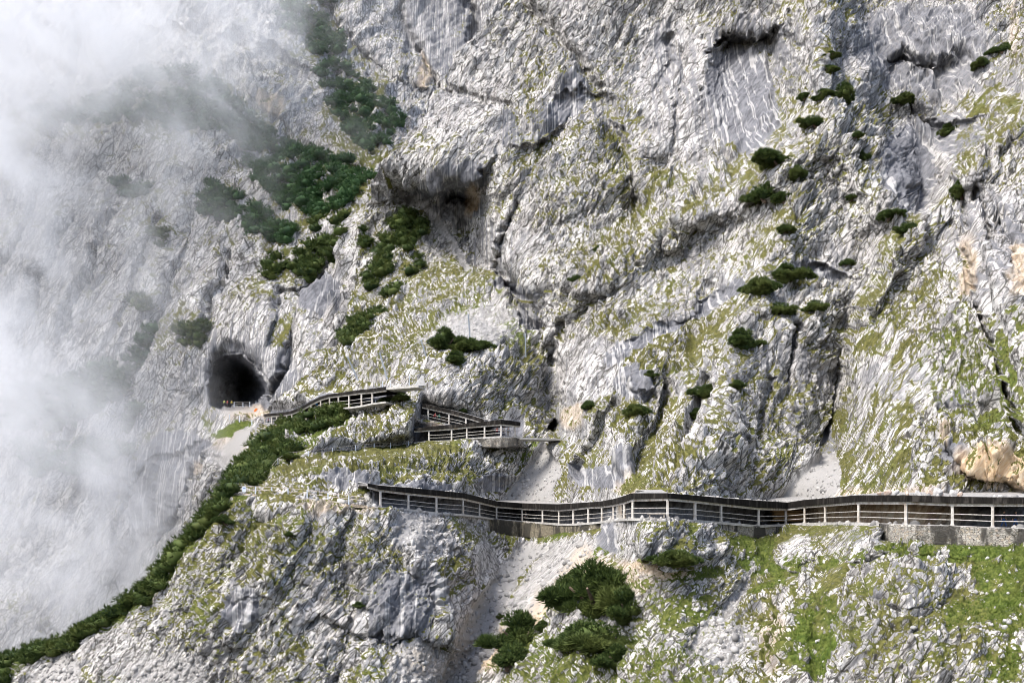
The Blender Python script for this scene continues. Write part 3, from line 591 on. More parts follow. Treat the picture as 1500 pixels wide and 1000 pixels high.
CONCRETE = simple_mat('weathered_concrete', (0.34, 0.32, 0.285), (0.52, 0.495, 0.455), 2.2, stain=(0.25, 0.20, 0.15))
DECK = simple_mat('path_concrete', (0.30, 0.29, 0.27), (0.44, 0.43, 0.40), 1.5)
FASCIA = simple_mat('tarred_boards', (0.006, 0.0055, 0.005), (0.018, 0.016, 0.014), 3.0, stretch=(3, 3, 0.4), stain=(0.05, 0.045, 0.04), spec=0.08)
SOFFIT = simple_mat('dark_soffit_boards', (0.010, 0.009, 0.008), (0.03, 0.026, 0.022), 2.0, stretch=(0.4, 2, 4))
GRAVEL = simple_mat('roof_gravel', (0.18, 0.175, 0.168), (0.34, 0.33, 0.315), 4.0, bump=0.8)
RAILWOOD = simple_mat('pale_rail', (0.30, 0.285, 0.26), (0.50, 0.48, 0.44), 3.0)
STEEL = simple_mat('galvanised_steel', (0.42, 0.47, 0.53), (0.58, 0.62, 0.66), 3.0, 0.5, 0.35, 0.1)
CABLE = simple_mat('rail_cable', (0.24, 0.21, 0.18), (0.38, 0.34, 0.30), 3.0, 0.6, 0.3, 0.1)
NETMAT = simple_mat('net_wire', (0.26, 0.28, 0.29), (0.36, 0.38, 0.38), 3.0, 0.5, 0.5, 0.1)
TIMBER = simple_mat('timber', (0.36, 0.22, 0.10), (0.52, 0.35, 0.18), 2.0, stretch=(0.3, 2, 4))
GREYWOOD = simple_mat('grey_wood', (0.22, 0.19, 0.16), (0.36, 0.32, 0.27), 2.0, stretch=(0.3, 2, 4))

def masonry_mat(name, pale, dark):
    k = NT(name); P = k.coords(scale=(1, 1, 1.7)); e = k.voro(P, 3.1); v = k.voro(P, 3.1, 'F1', 1)
    s = k.n('ShaderNodeSeparateColor'); k.L.new(v, s.inputs[0])
    c = k.mix(s.outputs[0], rgb(*[x * 0.62 for x in pale]), rgb(*pale))
    c = k.mix(k.ss(s.outputs[1], 0.75, 0.9, 0, 0.6), c, rgb(0.40, 0.33, 0.24))
    stain = k.ss(k.noise(k.coords(scale=(1, 1, 0.35)), 0.24, 4, 0.6), 0.46, 0.54, 0, dark)
    c = k.mix(stain, c, rgb(0.042, 0.04, 0.036))
    c = k.mix(k.ss(e, 0.065, 0.015), c, rgb(0.075, 0.07, 0.06))
    return k.done(c, 0.92, k.bump(k.ss(e, 0.0, 0.14), 1.0, 0.12), 0.1)
MASONRY = masonry_mat('rubble_masonry', (0.44, 0.42, 0.37), 0.92)
MASONRY_TAN = masonry_mat('tan_rubble_masonry', (0.52, 0.44, 0.34), 0.3)

class MB:
    def __init__(self): self.v, self.f = [], []
    def ring(self, pts): i = len(self.v); self.v += [tuple(p) for p in pts]; return list(range(i, i + len(pts)))
    def loft(self, rings, caps=True):
        ids = [self.ring(r) for r in rings]; n = len(rings[0])
        for a, b in zip(ids[:-1], ids[1:]):
            for j in range(n): self.f.append((a[j], a[(j + 1) % n], b[(j + 1) % n], b[j]))
        if caps: self.f.append(tuple(reversed(ids[0]))); self.f.append(tuple(ids[-1]))
    def tube(self, p, q, r, r2=None, n=7):
        p, q = Vector(p), Vector(q); d = (q - p).normalized(); s = d.cross(Vector((0, 0, 1)) if abs(d.z) < 0.9 else Vector((1, 0, 0))).normalized(); t = d.cross(s)
        def c(o, rr): return [o + s * (rr * math.cos(2 * math.pi * k / n)) + t * (rr * math.sin(2 * math.pi * k / n)) for k in range(n)]
        self.loft([c(p, r), c(q, r2 or r)])
    def post(self, p, q, w, side, chamfer=0.22):
        """a square post with chamfered edges, a wider foot and a small cap"""
        p, q = Vector(p), Vector(q); up = (q - p).normalized(); s = side.normalized(); t = up.cross(s).normalized(); h = (q - p).length
        def sec(z, ww):
            a, c = ww / 2, ww / 2 * (1 - chamfer); o = p + up * z
            return [o + s * x + t * y for x, y in ((a, -c), (a, c), (c, a), (-c, a), (-a, c), (-a, -c), (-c, -a), (c, -a))]
        self.loft([sec(-0.1, w * 1.25), sec(0.12, w * 1.25), sec(0.14, w), sec(h - 0.1, w * 0.96), sec(h - 0.08, w * 1.12), sec(h, w * 1.12)])
    def build(self, name, mat, parent=None, loc=None):
        o = mesh_obj(name, self.v, self.f, mat, parent)
        if parent is not None: o.matrix_parent_inverse = parent.matrix_world.inverted() if False else o.matrix_parent_inverse
        return o

def local(parent_loc, pts): return [tuple(Vector(p) - Vector(parent_loc)) for p in pts]

def horizontal_in(pts):
    """for each node of a path the level direction into the hill"""
    out = []
    for i in range(len(pts)):
        a, b = pts[max(0, i - 1)], pts[min(len(pts) - 1, i + 1)]
        t = Vector((b.x - a.x, b.y - a.y, 0)).normalized(); n = Vector((-t.y, t.x, 0))
        out.append((n * 0.55 + Vector((0, 1, 0)) * 0.45).normalized())
    return out

def part(root, mb, name, mat):
    L = root.location; mb.v = [(x - L.x, y - L.y, z - L.z) for x, y, z in mb.v]
    return mb.build(name, mat, root)

def gallery(name, label, line, roof_in, posts=None, rails=True, width=0.30, deck_in=3.0, extra=()):
    deck = [at(u, vd, d) for u, vb, vd, d, vr in line]; top = [at(u, vb, d) for u, vb, vd, d, vr in line]; edge = [at(u, vr, d) for u, vb, vd, d, vr in line]
    inn = horizontal_in(deck); root = empty(name, deck[len(deck) // 2])
    tag(root, label, 'walkway')
    bh = width * 0.95
    m = MB(); m.loft([[t + n * (width * 0.5) + Vector((0, 0, -bh)), t - n * (width * 0.5) + Vector((0, 0, -bh)), t - n * (width * 0.5), t + n * (width * 0.5)] for t, n in zip(top, inn)]); part(root, m, 'beam', CONCRETE)
    m = MB(); m.loft([[t - n * 0.42 + Vector((0, 0, 0.01)), t - n * 0.30 + Vector((0, 0, 0.01)), e - n * 0.30, e - n * 0.42] for t, e, n in zip(top, edge, inn)]); part(root, m, 'fascia', FASCIA)
    m = MB(); m.loft([[t - n * 0.29 + Vector((0, 0, 0.02)), t + n * roof_in + Vector((0, 0, 0.1 + 0.07 * roof_in)), e + n * roof_in + Vector((0, 0, 0.10 * roof_in)), e - n * 0.29 + Vector((0, 0, -0.03))] for t, e, n in zip(top, edge, inn)]); part(root, m, 'roof', GRAVEL)
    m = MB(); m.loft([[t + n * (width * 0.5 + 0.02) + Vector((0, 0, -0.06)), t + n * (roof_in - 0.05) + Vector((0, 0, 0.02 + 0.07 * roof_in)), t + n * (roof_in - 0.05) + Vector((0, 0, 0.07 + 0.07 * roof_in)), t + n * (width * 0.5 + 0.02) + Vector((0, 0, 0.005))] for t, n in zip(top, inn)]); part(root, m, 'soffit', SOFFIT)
    m = MB(); m.loft([[p - n * 0.30 + Vector((0, 0, -0.32)), p + n * deck_in + Vector((0, 0, -0.32)), p + n * deck_in, p - n * 0.30] for p, n in zip(deck, inn)]); part(root, m, 'deck', DECK)
    idx = list(range(len(line))) if posts is None else posts
    for i in idx:
        m = MB(); s = Vector((inn[i].y, -inn[i].x, 0)); m.post(deck[i] + Vector((0, 0, 0.02)), top[i] + Vector((0, 0, -bh - 0.004)), width, s); part(root, m, 'post', CONCRETE)
    for (x, vb, vd, d) in extra:
        m = MB(); m.post(at(x, vd, d), at(x, vb, d) + Vector((0, 0, -bh)), width * 0.9, Vector((1, 0, 0))); part(root, m, 'post', CONCRETE)
    if rails:
        for a, b in zip(idx[:-1], idx[1:]):
            for f in (0.26, 0.52):
                m = MB(); p = deck[a].lerp(top[a], f); q = deck[b].lerp(top[b], f)
                m.tube(p.lerp(q, 0.01), q.lerp(p, 0.01) + Vector((0, 0, 0.03 * math.sin(a * 7.3 + f * 20))), 0.05); part(root, m, 'rail', RAILWOOD)
    return root

G1 = gallery('covered_walkway', 'long roofed walkway on pale concrete posts winding across the slope above the stone walls', MAIN, 12.5, deck_in=8.5, posts=list(range(1, len(MAIN))), extra=((904.6, 735.6, 760, 143), (907.6, 735.2, 760, 139.5), (910.4, 735.1, 759.6, 137)))
G2 = gallery('covered_walkway', 'middle roofed walkway level with three hikers behind its rail', LOWER, 9.5, deck_in=7.0, posts=[1, 2, 3, 4, 5, 6])
G3 = gallery('covered_walkway', 'short roofed ramp sloping down behind the middle walkway roof', RAMP, 8.0, deck_in=5.5, posts=[1, 2, 3])
G4 = gallery('covered_walkway', 'curved roofed walkway climbing from the cave forecourt past the pine ridge', UPPER[:-2], 9.0, deck_in=6.0, posts=list(range(0, 14)), width=0.32)

def ribbon_wall(name, label, line, mat, thick=0.5, batter=0.06, off=0.1, seed=1):
    """line: (u, v_top, v_bottom, distance)"""
    n = max(8, int((line[-1][0] - line[0][0]) / 2.5)); xs = np.linspace(line[0][0], line[-1][0], n)
    rows = 9; fr, bk = [], []
    for x in xs:
        a = at(x, float(lerp_line(line, x, 1)), float(lerp_line(line, x, 3)) - off); hgt = (float(lerp_line(line, x, 2)) - float(lerp_line(line, x, 1))) / F * a.y
        for r in range(rows):
            f = r / (rows - 1); fr.append((a.x, a.y - batter * hgt * f, a.z - hgt * f)); bk.append((a.x, a.y + thick, a.z - hgt * f))
    fr = np.array(fr, np.float32); bk = np.array(bk, np.float32)
    fr[:, 1] -= 0.10 * vnoise(fr / 0.35, seed) + 0.16 * vnoise(fr / 1.4, seed + 4)
    fr[::rows, 2] += 0.06 * vnoise(fr[::rows] / 0.5, seed + 8)
    N_ = n * rows; i = np.arange(N_).reshape(n, rows)
    def q(a, b, c, d): return np.stack([a.ravel(), b.ravel(), c.ravel(), d.ravel()], 1)
    fs = [q(i[:-1, :-1], i[:-1, 1:], i[1:, 1:], i[1:, :-1]), q(i[1:, :-1] + N_, i[1:, 1:] + N_, i[:-1, 1:] + N_, i[:-1, :-1] + N_),
          q(i[:-1, 0], i[1:, 0], i[1:, 0] + N_, i[:-1, 0] + N_), q(i[1:, -1], i[:-1, -1], i[:-1, -1] + N_, i[1:, -1] + N_), q(i[0, :-1], i[0, :-1] + N_, i[0, 1:] + N_, i[0, 1:]), q(i[-1, 1:], i[-1, 1:] + N_, i[-1, :-1] + N_, i[-1, :-1])]
    o = mesh_obj(name, np.concatenate([fr, bk]), np.concatenate(fs), mat)
    return tag(o, label, 'stone wall')

ribbon_wall('retaining_wall', 'pale rubble masonry wall with black seepage stains holding up the walkway beside the meadow', [(1290, 766.5, 792, 114.5), (1327, 768.5, 797, 110), (1395, 770.2, 799, 108), (1454, 773, 801, 105), (1540, 774.5, 804, 102.2)], MASONRY, 0.5, 0.08, 0.55, 3)
ribbon_wall('retaining_wall', 'low pale masonry wall under the walkway between two boulders', [(1058, 765.5, 776, 133.5), (1085, 767.5, 784, 137), (1111, 770.3, 789, 140), (1140, 769, 782, 146)], MASONRY, 0.5, 0.06, 0.5, 9)
ribbon_wall('retaining_wall', 'dark damp masonry wall closing the gully under the walkway', [(716, 758.5, 779, 180), (740, 761.5, 784, 185), (765, 764, 788, 188), (795, 766, 788, 182), (819, 768, 781, 172), (862, 766.5, 779, 158), (880, 764.5, 775, 155)], masonry_mat('dark_masonry', (0.30, 0.27, 0.20), 0.85), 0.5, 0.05, 0.5, 15)
ribbon_wall('retaining_wall', 'thin tan stone wall edging the railed path', [(340, 722, 729, 152), (374, 723.5, 729, 150), (422, 727, 732.5, 148), (480, 733.5, 739, 145), (542, 740.5, 745, 142)], MASONRY_TAN, 0.4, 0.05, 0.35, 21)
ribbon_wall('retaining_wall', 'grey masonry wall under the middle roofed walkway', [(672, 643.8, 651, 196), (697, 642, 654, 194), (734, 640.2, 656, 192), (758, 640.5, 654, 193)], masonry_mat('grey_masonry', (0.34, 0.32, 0.28), 0.7), 0.5, 0.05, 0.5, 27)
ribbon_wall('parapet_wall', 'grey stone parapet wall beside the netted path on the spur', [(575, 601, 609, 207), (598, 604, 612, 206), (626, 608, 617, 205)], masonry_mat('parapet_masonry', (0.30, 0.29, 0.28), 0.5), 0.4, 0.03, 0.5, 33)
def slab_ledge(name, label, cat, line, w_in, th, mat):
    m = MB(); pts = [at(*p) for p in line]; inn = horizontal_in(pts)
    m.loft([[p - n * 0.35 + Vector((0, 0, -th)), p + n * w_in + Vector((0, 0, -th)), p + n * w_in, p - n * 0.35] for p, n in zip(pts, inn)])
    return tag(m.build(name, mat), label, cat)
slab_ledge('path_slab', 'thin concrete path slab leading from the middle walkway to the small dark hole', 'path', [(762, 640.5, 194), (790, 641.5, 195.5), (821, 642.5, 198)], 2.5, 0.35, DECK)
slab_ledge('path_slab', 'grey concrete path slab with steel railing beyond the end of the curved roof', 'path', [(567, 567.5, 202), (590, 566, 199.5), (614, 564, 197.5)], 3.2, 0.45, DECK)
m = MB(); p0 = at(606, 564.5, 198.5); m.loft([[p0 + Vector(q) for q in ((0, 0, 0), (2.2, 0.2, 0), (1.9, 1.6, 0), (0.2, 1.4, 0))], [p0 + Vector(q) for q in ((1.5, 0.1, 1.9), (1.9, 0.1, 1.95), (1.8, 1.4, 1.95), (1.5, 1.3, 1.9))]])
tag(m.build('concrete_abutment', simple_mat('pale_concrete', (0.44, 0.43, 0.41), (0.56, 0.55, 0.53), 2.0)), 'wedge shaped grey concrete abutment at the end of the curved walkway roof', 'abutment')

def railing(name, label, line, post_w=0.11, heights=(0.5, 0.97), skip=()):
    base = [at(u, vd, d) for u, vt_, vd, d in line]; top = [at(u, vt_, d) for u, vt_, vd, d in line]
    root = empty(name, base[len(base) // 2]); tag(root, label, 'railing')
    for i, (b, t) in enumerate(zip(base, top)):
        if i in skip: continue
        m = MB(); m.post(b - Vector((0, 0, 0.25)), t, post_w, Vector((1, 0, 0.0))); part(root, m, 'post', STEEL)
    for i in range(len(base) - 1):
        for h in heights:
            m = MB(); m.tube(base[i].lerp(top[i], h), base[i + 1].lerp(top[i + 1], h), 0.045, n=6); part(root, m, 'rail', CABLE)
    return root
railing('path_railing', 'grey post and rail fence with a small notice along the spur corner path', RAIL, 0.16, skip=(8,))
railing('path_railing', 'light steel railing along the rocky path up to the middle walkway', PATH, 0.15, skip=(0, 7))
railing('path_railing', 'steep stair railing beside the pine ridge', STAIR, 0.13)
railing('path_railing', 'short steel railing on the curved walkway roof end', [(560.5, 558, 567.5, 203), (572.5, 556, 566.5, 201.5), (599.5, 549, 562, 199)], 0.13)
railing('path_railing', 'steel posts and wire above the stone parapet on the spur', [(550, 586, 597, 207), (576, 590, 601.5, 206.5), (598, 594.5, 605, 206)], 0.16)
# notice on the railing
root = empty('notice_board', at(357.6, 719, 150.6)); tag(root, 'small pale blue notice board fixed to the spur corner railing', 'sign')
m = MB(); c = at(357.6, 716.5, 150.55); m.loft([[c + Vector((x, y, z)) for x, z in ((-0.27, -0.36), (0.27, -0.36), (0.27, 0.36), (-0.27, 0.36))] for y in (-0.03, 0.02)]); part(root, m, 'panel', simple_mat('notice_white', (0.50, 0.56, 0.66), (0.66, 0.70, 0.76), 6.0))
m = MB(); c = at(357.6, 714.6, 150.5); m.loft([[c + Vector((x, y, z)) for x, z in ((-0.2, -0.06), (0.2, -0.06), (0.2, 0.06), (-0.2, 0.06))] for y in (-0.02, 0.0)]); part(root, m, 'heading', simple_mat('notice_blue', (0.10, 0.16, 0.34), (0.16, 0.22, 0.42), 6.0))
# timber inside the walkway, bench
root = empty('timber_pile', at(1166, 764, 151)); tag(root, 'pile of orange timber boards stored inside the walkway', 'timber')
for k in range(5):
    m = MB(); a = at(1132, 764.5, 150) + Vector((0.2 * (k % 2), 0.5 + 0.05 * k, 0.25 + 0.33 * k)); b = a + Vector((5.4 + 0.3 * (k % 3), 1.0, 0.1)); n_ = Vector((-0.18, 0.98, 0)) * 0.45; h = Vector((0, 0, 0.13))
    m.loft([[p - n_ - h, p + n_ - h, p + n_ + h, p - n_ + h] for p in (a, b)]); part(root, m, 'board', TIMBER)
root = empty('bench', at(962, 758, 122)); tag(root, 'grey wooden bench at the foot of the walkway posts above the bushy boulder', 'bench')
c = at(962, 758, 121.6)
m = MB(); m.loft([[c + Vector((x, y, z)) for y, z in ((-0.22, 0.42), (0.22, 0.42), (0.22, 0.49), (-0.22, 0.49))] for x in (-1.1, 1.1)]); part(root, m, 'seat', GREYWOOD)
for x in (-0.85, 0.85):
    m = MB(); m.loft([[c + Vector((x + dx, y, z)) for dx, y in ((-0.06, -0.18), (0.06, -0.18), (0.06, 0.18), (-0.06, 0.18))] for z in (-0.02, 0.42)]); part(root, m, 'leg', GREYWOOD)

# rockfall barrier: leaning steel posts with wire net between
BAR = [((508.8,521.8),(524,556),214),((556,516),(567,554),209),((616.6,497.6),(627.6,533),216),((686,460),(688.8,501),226),((769.5,489),(770,522),228)]
root = empty('rockfall_barrier', at(627, 533, 216)); tag(root, 'rockfall barrier of leaning steel posts and grey wire net above the curved walkway', 'barrier')
tops, bots = [], []
for (t, b, d) in BAR:
    p, q = at(b[0], b[1], d), at(t[0], t[1], d - 2.0); tops.append(q); bots.append(p)
    m = MB(); m.post(p, q, 0.30, Vector((1, 0, 0))); part(root, m, 'post', STEEL)
for i in range(4):
    m = MB(); nx, nz = int((tops[i] - tops[i + 1]).length / 0.45), 14
    def np_(a, b):
        p = bots[i].lerp(bots[i + 1], a); q = tops[i].lerp(tops[i + 1], a); r = p.lerp(q, b); r.z -= 1.3 * math.sin(math.pi * a) * b; r.y -= 0.5 * math.sin(math.pi * a); return r
    for a in range(nx + 1):
        for b in range(nz):
            m.tube(np_(a / nx, b / nz), np_(min(1, (a + (1 if b % 2 else -1) * 0.4) / nx), (b + 1) / nz), 0.011, n=3)
    for b in range(nz + 1):
        for a in range(0, nx, 3): m.tube(np_(a / nx, b / nz), np_(min(nx, a + 3) / nx, b / nz), 0.03 if b == nz else 0.010, n=3)
    part(root, m, 'wire_net', NETMAT)
m = MB(); root = empty('marker_post', at(644.5, 535, 216)); tag(root, 'thin white marker post beside the dark pine bush', 'post'); m.post(at(644.5, 535, 216), at(644, 520.7, 216), 0.13, Vector((1, 0, 0))); part(root, m, 'shaft', RAILWOOD)
m = MB(); c = at(644, 520.9, 216); m.loft([[c + Vector((0.11 * math.cos(k), 0.11 * math.sin(k), z)) for k in np.linspace(0, 5.5, 8)] for z in (-0.02, 0.10)]); part(root, m, 'cap', STEEL)

# fence along the forecourt of the cave
railing('forecourt_fence', 'low pale fence across the cave forecourt above the grass patch', [(336, 607, 613, 276), (351, 609, 616, 274), (369, 614, 620, 268), (387, 618, 623.5, 262)], 0.22)
railing('cave_barrier', 'low grey barrier on the cave floor inside the dark mouth', [(343, 588.5, 594, 296), (356, 589, 594, 296), (366, 588, 594, 297), (375, 587.5, 593.5, 299)], 0.2)

# fallen stones on the walkway roof
STONE = simple_mat('fallen_stone', (0.34, 0.25, 0.19), (0.50, 0.42, 0.36), 1.6, bump=0.6)
STONE_G = simple_mat('grey_stone', (0.28, 0.275, 0.27), (0.44, 0.43, 0.41), 1.6, bump=0.6)
def stone_mesh(seed, n=3):
    import bmesh
    bm = bmesh.new(); bmesh.ops.create_icosphere(bm, subdivisions=n, radius=1.0)
    co = np.array([v.co for v in bm.verts], np.float32); r = np.random.default_rng(seed)
    for k in range(9):
        d = r.normal(size=3); d /= np.linalg.norm(d); lim = r.uniform(0.55, 0.85); p = co @ d; co -= np.outer(np.maximum(p - lim, 0), d)
    co *= 1 + 0.06 * fbm(co * 2.5, 3, seed)[:, None]
    for v, c in zip(bm.verts, co): v.co = c
    me = bpy.data.meshes.new('stone'); bm.to_mesh(me); bm.free(); return me
st_me = [stone_mesh(k, 2) for k in range(4)]
for k, me in enumerate(st_me): me.materials.append(STONE if k % 2 == 0 else STONE_G)
for k, (x, y, r, lab) in enumerate([(1291,716,0.42,'reddish fallen stone at the end of the rubble row on the walkway roof'),(1297,717.5,0.34,'small reddish stone wedged between two bigger ones on the walkway roof'),(1303,716,0.5,'biggest reddish block of the rubble row on the walkway roof'),(1313,716.5,0.45,'pale pinkish block next to the biggest reddish roof stone'),
        (1331,718.5,0.36,'lone pale stone in the gap of the roof rubble'),(1349,718,0.4,'flat pale stone midway along the roof rubble'),(1363,718,0.42,'grey stone midway along the roof rubble'),(1376,715,0.55,'upright pointed tan stone on the walkway roof'),(1383,718.5,0.42,'tan stone at the foot of the upright pointed one'),(1398,719,0.5,'wide grey stone beyond the upright pointed one'),(1410,721,0.36,'last small grey stone of the roof rubble')]):
    d = float(lerp_line(MAIN, x, 3)); vr = float(lerp_line(MAIN, x, 4))
    o = bpy.data.objects.new('fallen_stone', st_me[k % 4]); COL.objects.link(o)
    base = at(x, vr, d) + Vector((0, 0.3 + 0.25 * (k % 3), 0.02))
    o.scale = (r * 1.25, r, r * (0.75 if k != 7 else 1.3)); o.rotation_euler = (0.3 * k, 0.2 * k, 1.1 * k); o.location = base + Vector((0, 0, r * 0.45))
    tag(o, lab, 'stone', 'stones on the walkway roof')

# ================================================================== PEOPLE
def cloth(name, c, rough=0.85):
    return simple_mat(name, tuple(x * 0.8 for x in c), c, 9.0, rough, bump=0.2)
SKIN = cloth('skin', (0.62, 0.40, 0.29), 0.6); HAIR = cloth('hair', (0.05, 0.035, 0.025)); DARK = cloth('dark_cloth', (0.03, 0.032, 0.04)); SHOE = cloth('shoe_leather', (0.06, 0.045, 0.035))

def skinned(name, joints, bones, mat, sub=1):
    """one continuous surface grown round a chain of joints: joints = {key: (xyz, radius)}"""
    keys = list(joints); me = bpy.data.meshes.new(name)
    me.from_pydata([joints[k][0] for k in keys], [(keys.index(a), keys.index(b)) for a, b in bones], [])
    o = bpy.data.objects.new(name, me); COL.objects.link(o)
    sk = o.modifiers.new('skin', 'SKIN'); sk.use_smooth_shade = True
    for i, k in enumerate(keys):
        r = joints[k][1]; me.skin_vertices[0].data[i].radius = (r, r) if not isinstance(r, tuple) else r
        me.skin_vertices[0].data[i].use_root = (i == 0)
    ss = o.modifiers.new('sub', 'SUBSURF'); ss.levels = sub; ss.render_levels = sub
    dg = bpy.context.evaluated_depsgraph_get(); new = bpy.data.meshes.new_from_object(o.evaluated_get(dg))
    bpy.data.objects.remove(o); new.name = name; new.materials.clear(); new.materials.append(mat)
    new.polygons.foreach_set('use_smooth', np.ones(len(new.polygons), bool))
    return new

def body_joints(stride, arm_l, arm_r, lean=0.0):
    """figure 1.75 m tall facing -Y; stride: half step of the feet; arms: wrist positions"""
    J = {'pelvis': ((0, 0, 0.95), (0.16, 0.12)), 'waist': ((0, -lean * 0.3, 1.10), (0.14, 0.105)), 'chest': ((0, -lean * 0.7, 1.32), (0.175, 0.125)), 'neck': ((0, -lean, 1.50), 0.05),
         'head': ((0, -lean - 0.015, 1.60), (0.088, 0.105)), 'crown': ((0, -lean, 1.70), (0.085, 0.10)), 'nose': ((0, -lean - 0.125, 1.595), 0.018)}
    B = [('pelvis', 'waist'), ('waist', 'chest'), ('chest', 'neck'), ('neck', 'head'), ('head', 'crown'), ('head', 'nose')]
    for s, n, w in ((-1, 'l', arm_l), (1, 'r', arm_r)):
        J['sh' + n] = ((s * 0.19, -lean * 0.75, 1.43), 0.065); J['wr' + n] = (w, 0.034)
        sh = Vector(J['sh' + n][0]); wr = Vector(w); el = sh.lerp(wr, 0.5) + Vector((s * 0.05, 0.09, -0.04)); J['el' + n] = (tuple(el), 0.046)
        d = (wr - el).normalized(); pa = wr + d * 0.09; J['pa' + n] = (tuple(pa), (0.038, 0.02))
        B += [('chest', 'sh' + n), ('sh' + n, 'el' + n), ('el' + n, 'wr' + n), ('wr' + n, 'pa' + n)]
        side = d.cross(Vector((1, 0, 0))).normalized()
        for k, (o_, ln) in enumerate(((-0.028, 0.065), (-0.010, 0.078), (0.009, 0.072), (0.027, 0.055))):
            kn = pa + side * o_ + d * ln * 0.55; tip = kn + (d + Vector((-s * 0.5, 0, 0))).normalized() * ln * 0.5
            J[f'k{n}{k}'] = (tuple(kn), 0.0095); J[f't{n}{k}'] = (tuple(tip), 0.0085); B += [('pa' + n, f'k{n}{k}'), (f'k{n}{k}', f't{n}{k}')]
        th = wr + side * -0.045 + d * 0.035; J['th' + n] = (tuple(th), 0.012); J['tt' + n] = (tuple(th + d * 0.04 + side * -0.012), 0.010); B += [('wr' + n, 'th' + n), ('th' + n, 'tt' + n)]
        f = s * stride
        J['hip' + n] = ((s * 0.09, 0, 0.90), 0.095); J['kn' + n] = ((s * 0.10, f * 0.5 - 0.05 * (stride > 0.05), 0.50), 0.062); J['an' + n] = ((s * 0.10, f, 0.09), 0.043); J['to' + n] = ((s * 0.11, f - 0.17, 0.035), (0.045, 0.03))
        B += [('pelvis', 'hip' + n), ('hip' + n, 'kn' + n), ('kn' + n, 'an' + n), ('an' + n, 'to' + n)]
    return J, B

POSES = {'stand': (0.02, (-0.24, -0.05, 0.88), (0.24, -0.05, 0.88), 0.0), 'walk': (0.26, (-0.23, 0.20, 0.95), (0.23, -0.26, 0.98), 0.05), 'rail': (0.04, (-0.22, -0.38, 1.08), (0.22, -0.38, 1.08), 0.12)}
_kits = {}
def kit(pose):
    if pose in _kits: return _kits[pose]
    J, B = body_joints(*POSES[pose]); sub = {k: J[k] for k in J}
    def grow(keys, f): return {k: (J[k][0], tuple(x * f for x in J[k][1]) if isinstance(J[k][1], tuple) else J[k][1] * f) for k in keys}
    jk = ['chest', 'neck', 'waist', 'pelvis', 'shl', 'ell', 'wrl', 'shr', 'elr', 'wrr']; tk = ['pelvis', 'hipl', 'knl', 'anl', 'hipr', 'knr', 'anr']
    pick = lambda ks: [(a, b) for a, b in B if a in ks and b in ks]
    _kits[pose] = dict(body=skinned('body', J, B, SKIN), jacket=({**grow(jk, 1.22), 'chest': (J['chest'][0], (0.225, 0.165)), 'waist': (J['waist'][0], (0.19, 0.15)), 'pelvis': ((0, 0, 0.84), (0.19, 0.15))}, pick(jk)), trousers=({**grow(tk, 1.2), 'pelvis': ((0, 0, 0.94), (0.12, 0.11)), 'hipl': (J['hipl'][0], 0.12), 'hipr': (J['hipr'][0], 0.12)}, pick(tk)), J=J,
                       hair=skinned('hair', {'a': ((0, J['crown'][0][1] + 0.02, 1.725), (0.10, 0.115)), 'b': ((0, J['crown'][0][1] + 0.07, 1.60), (0.09, 0.075))}, [('a', 'b')], HAIR),
                       eyes=skinned('eyes', {'a': ((-0.032, J['head'][0][1] - 0.088, 1.63), 0.013), 'b': ((-0.028, J['head'][0][1] - 0.089, 1.63), 0.013), 'c': ((0.028, J['head'][0][1] - 0.089, 1.63), 0.013), 'd': ((0.032, J['head'][0][1] - 0.088, 1.63), 0.013)}, [('a', 'b'), ('c', 'd')], DARK, 0),
                       shoes=[skinned('shoe', {'a': ((J['an' + n][0][0], J['an' + n][0][1] + 0.03, 0.06), (0.052, 0.055)), 'b': ((J['to' + n][0][0], J['to' + n][0][1] - 0.02, 0.045), (0.056, 0.042))}, [('a', 'b')], SHOE) for n in 'lr'])
    return _kits[pose]

def person(u, v, d, label, pose, face, jacket, trousers, pack=None, scale=1.0):
    K = kit(pose); root = empty('person', at(u, v, d)); root.rotation_euler = (0, 0, math.radians(face)); root.scale = (scale,) * 3
    tag(root, label, 'person', 'walkers on the mountain path')
    def add(name, me):
        o = bpy.data.objects.new(name, me); COL.objects.link(o); o.parent = root; return o
    add('body', K['body']); add('hair', K['hair']); add('eyes', K['eyes'])
    for sh_ in K['shoes']: add('shoe', sh_)
    add('jacket', skinned('jacket', *K['jacket'], jacket)); add('trousers', skinned('trousers', *K['trousers'], trousers))
    if pack:
        y = 0.20; pk = {'a': ((0, y, 1.02), (0.13, 0.09)), 'b': ((0, y + 0.03, 1.2), (0.15, 0.11)), 'c': ((0, y, 1.42), (0.11, 0.08))}
        add('backpack', skinned('backpack', pk, [('a', 'b'), ('b', 'c')], pack))
RED = cloth('red_jacket', (0.42, 0.05, 0.05)); BLUE = cloth('blue_jacket', (0.03, 0.22, 0.52)); GREEN = cloth('green_jacket', (0.03, 0.26, 0.16)); PINK = cloth('pink_jacket', (0.62, 0.15, 0.22)); ORANGE = cloth('orange_jacket', (0.72, 0.20, 0.04))
LIME = cloth('lime_jacket', (0.38, 0.50, 0.10)); GREYJ = cloth('grey_jacket', (0.22, 0.23, 0.26)); WHITE = cloth('white_shirt', (0.62, 0.60, 0.58)); NAVY = cloth('navy_trousers', (0.025, 0.07, 0.20)); KHAKI = cloth('khaki_trousers', (0.20, 0.17, 0.12))
DN = 1.1
person(464, 599.5, 226.6, 'walker in a bright blue jacket between the posts of the curved walkway', 'walk', 75, BLUE, DARK)
person(393, 622, 248.2, 'walker in a pink top at the lower end of the curved walkway', 'walk', -70, PINK, DARK)
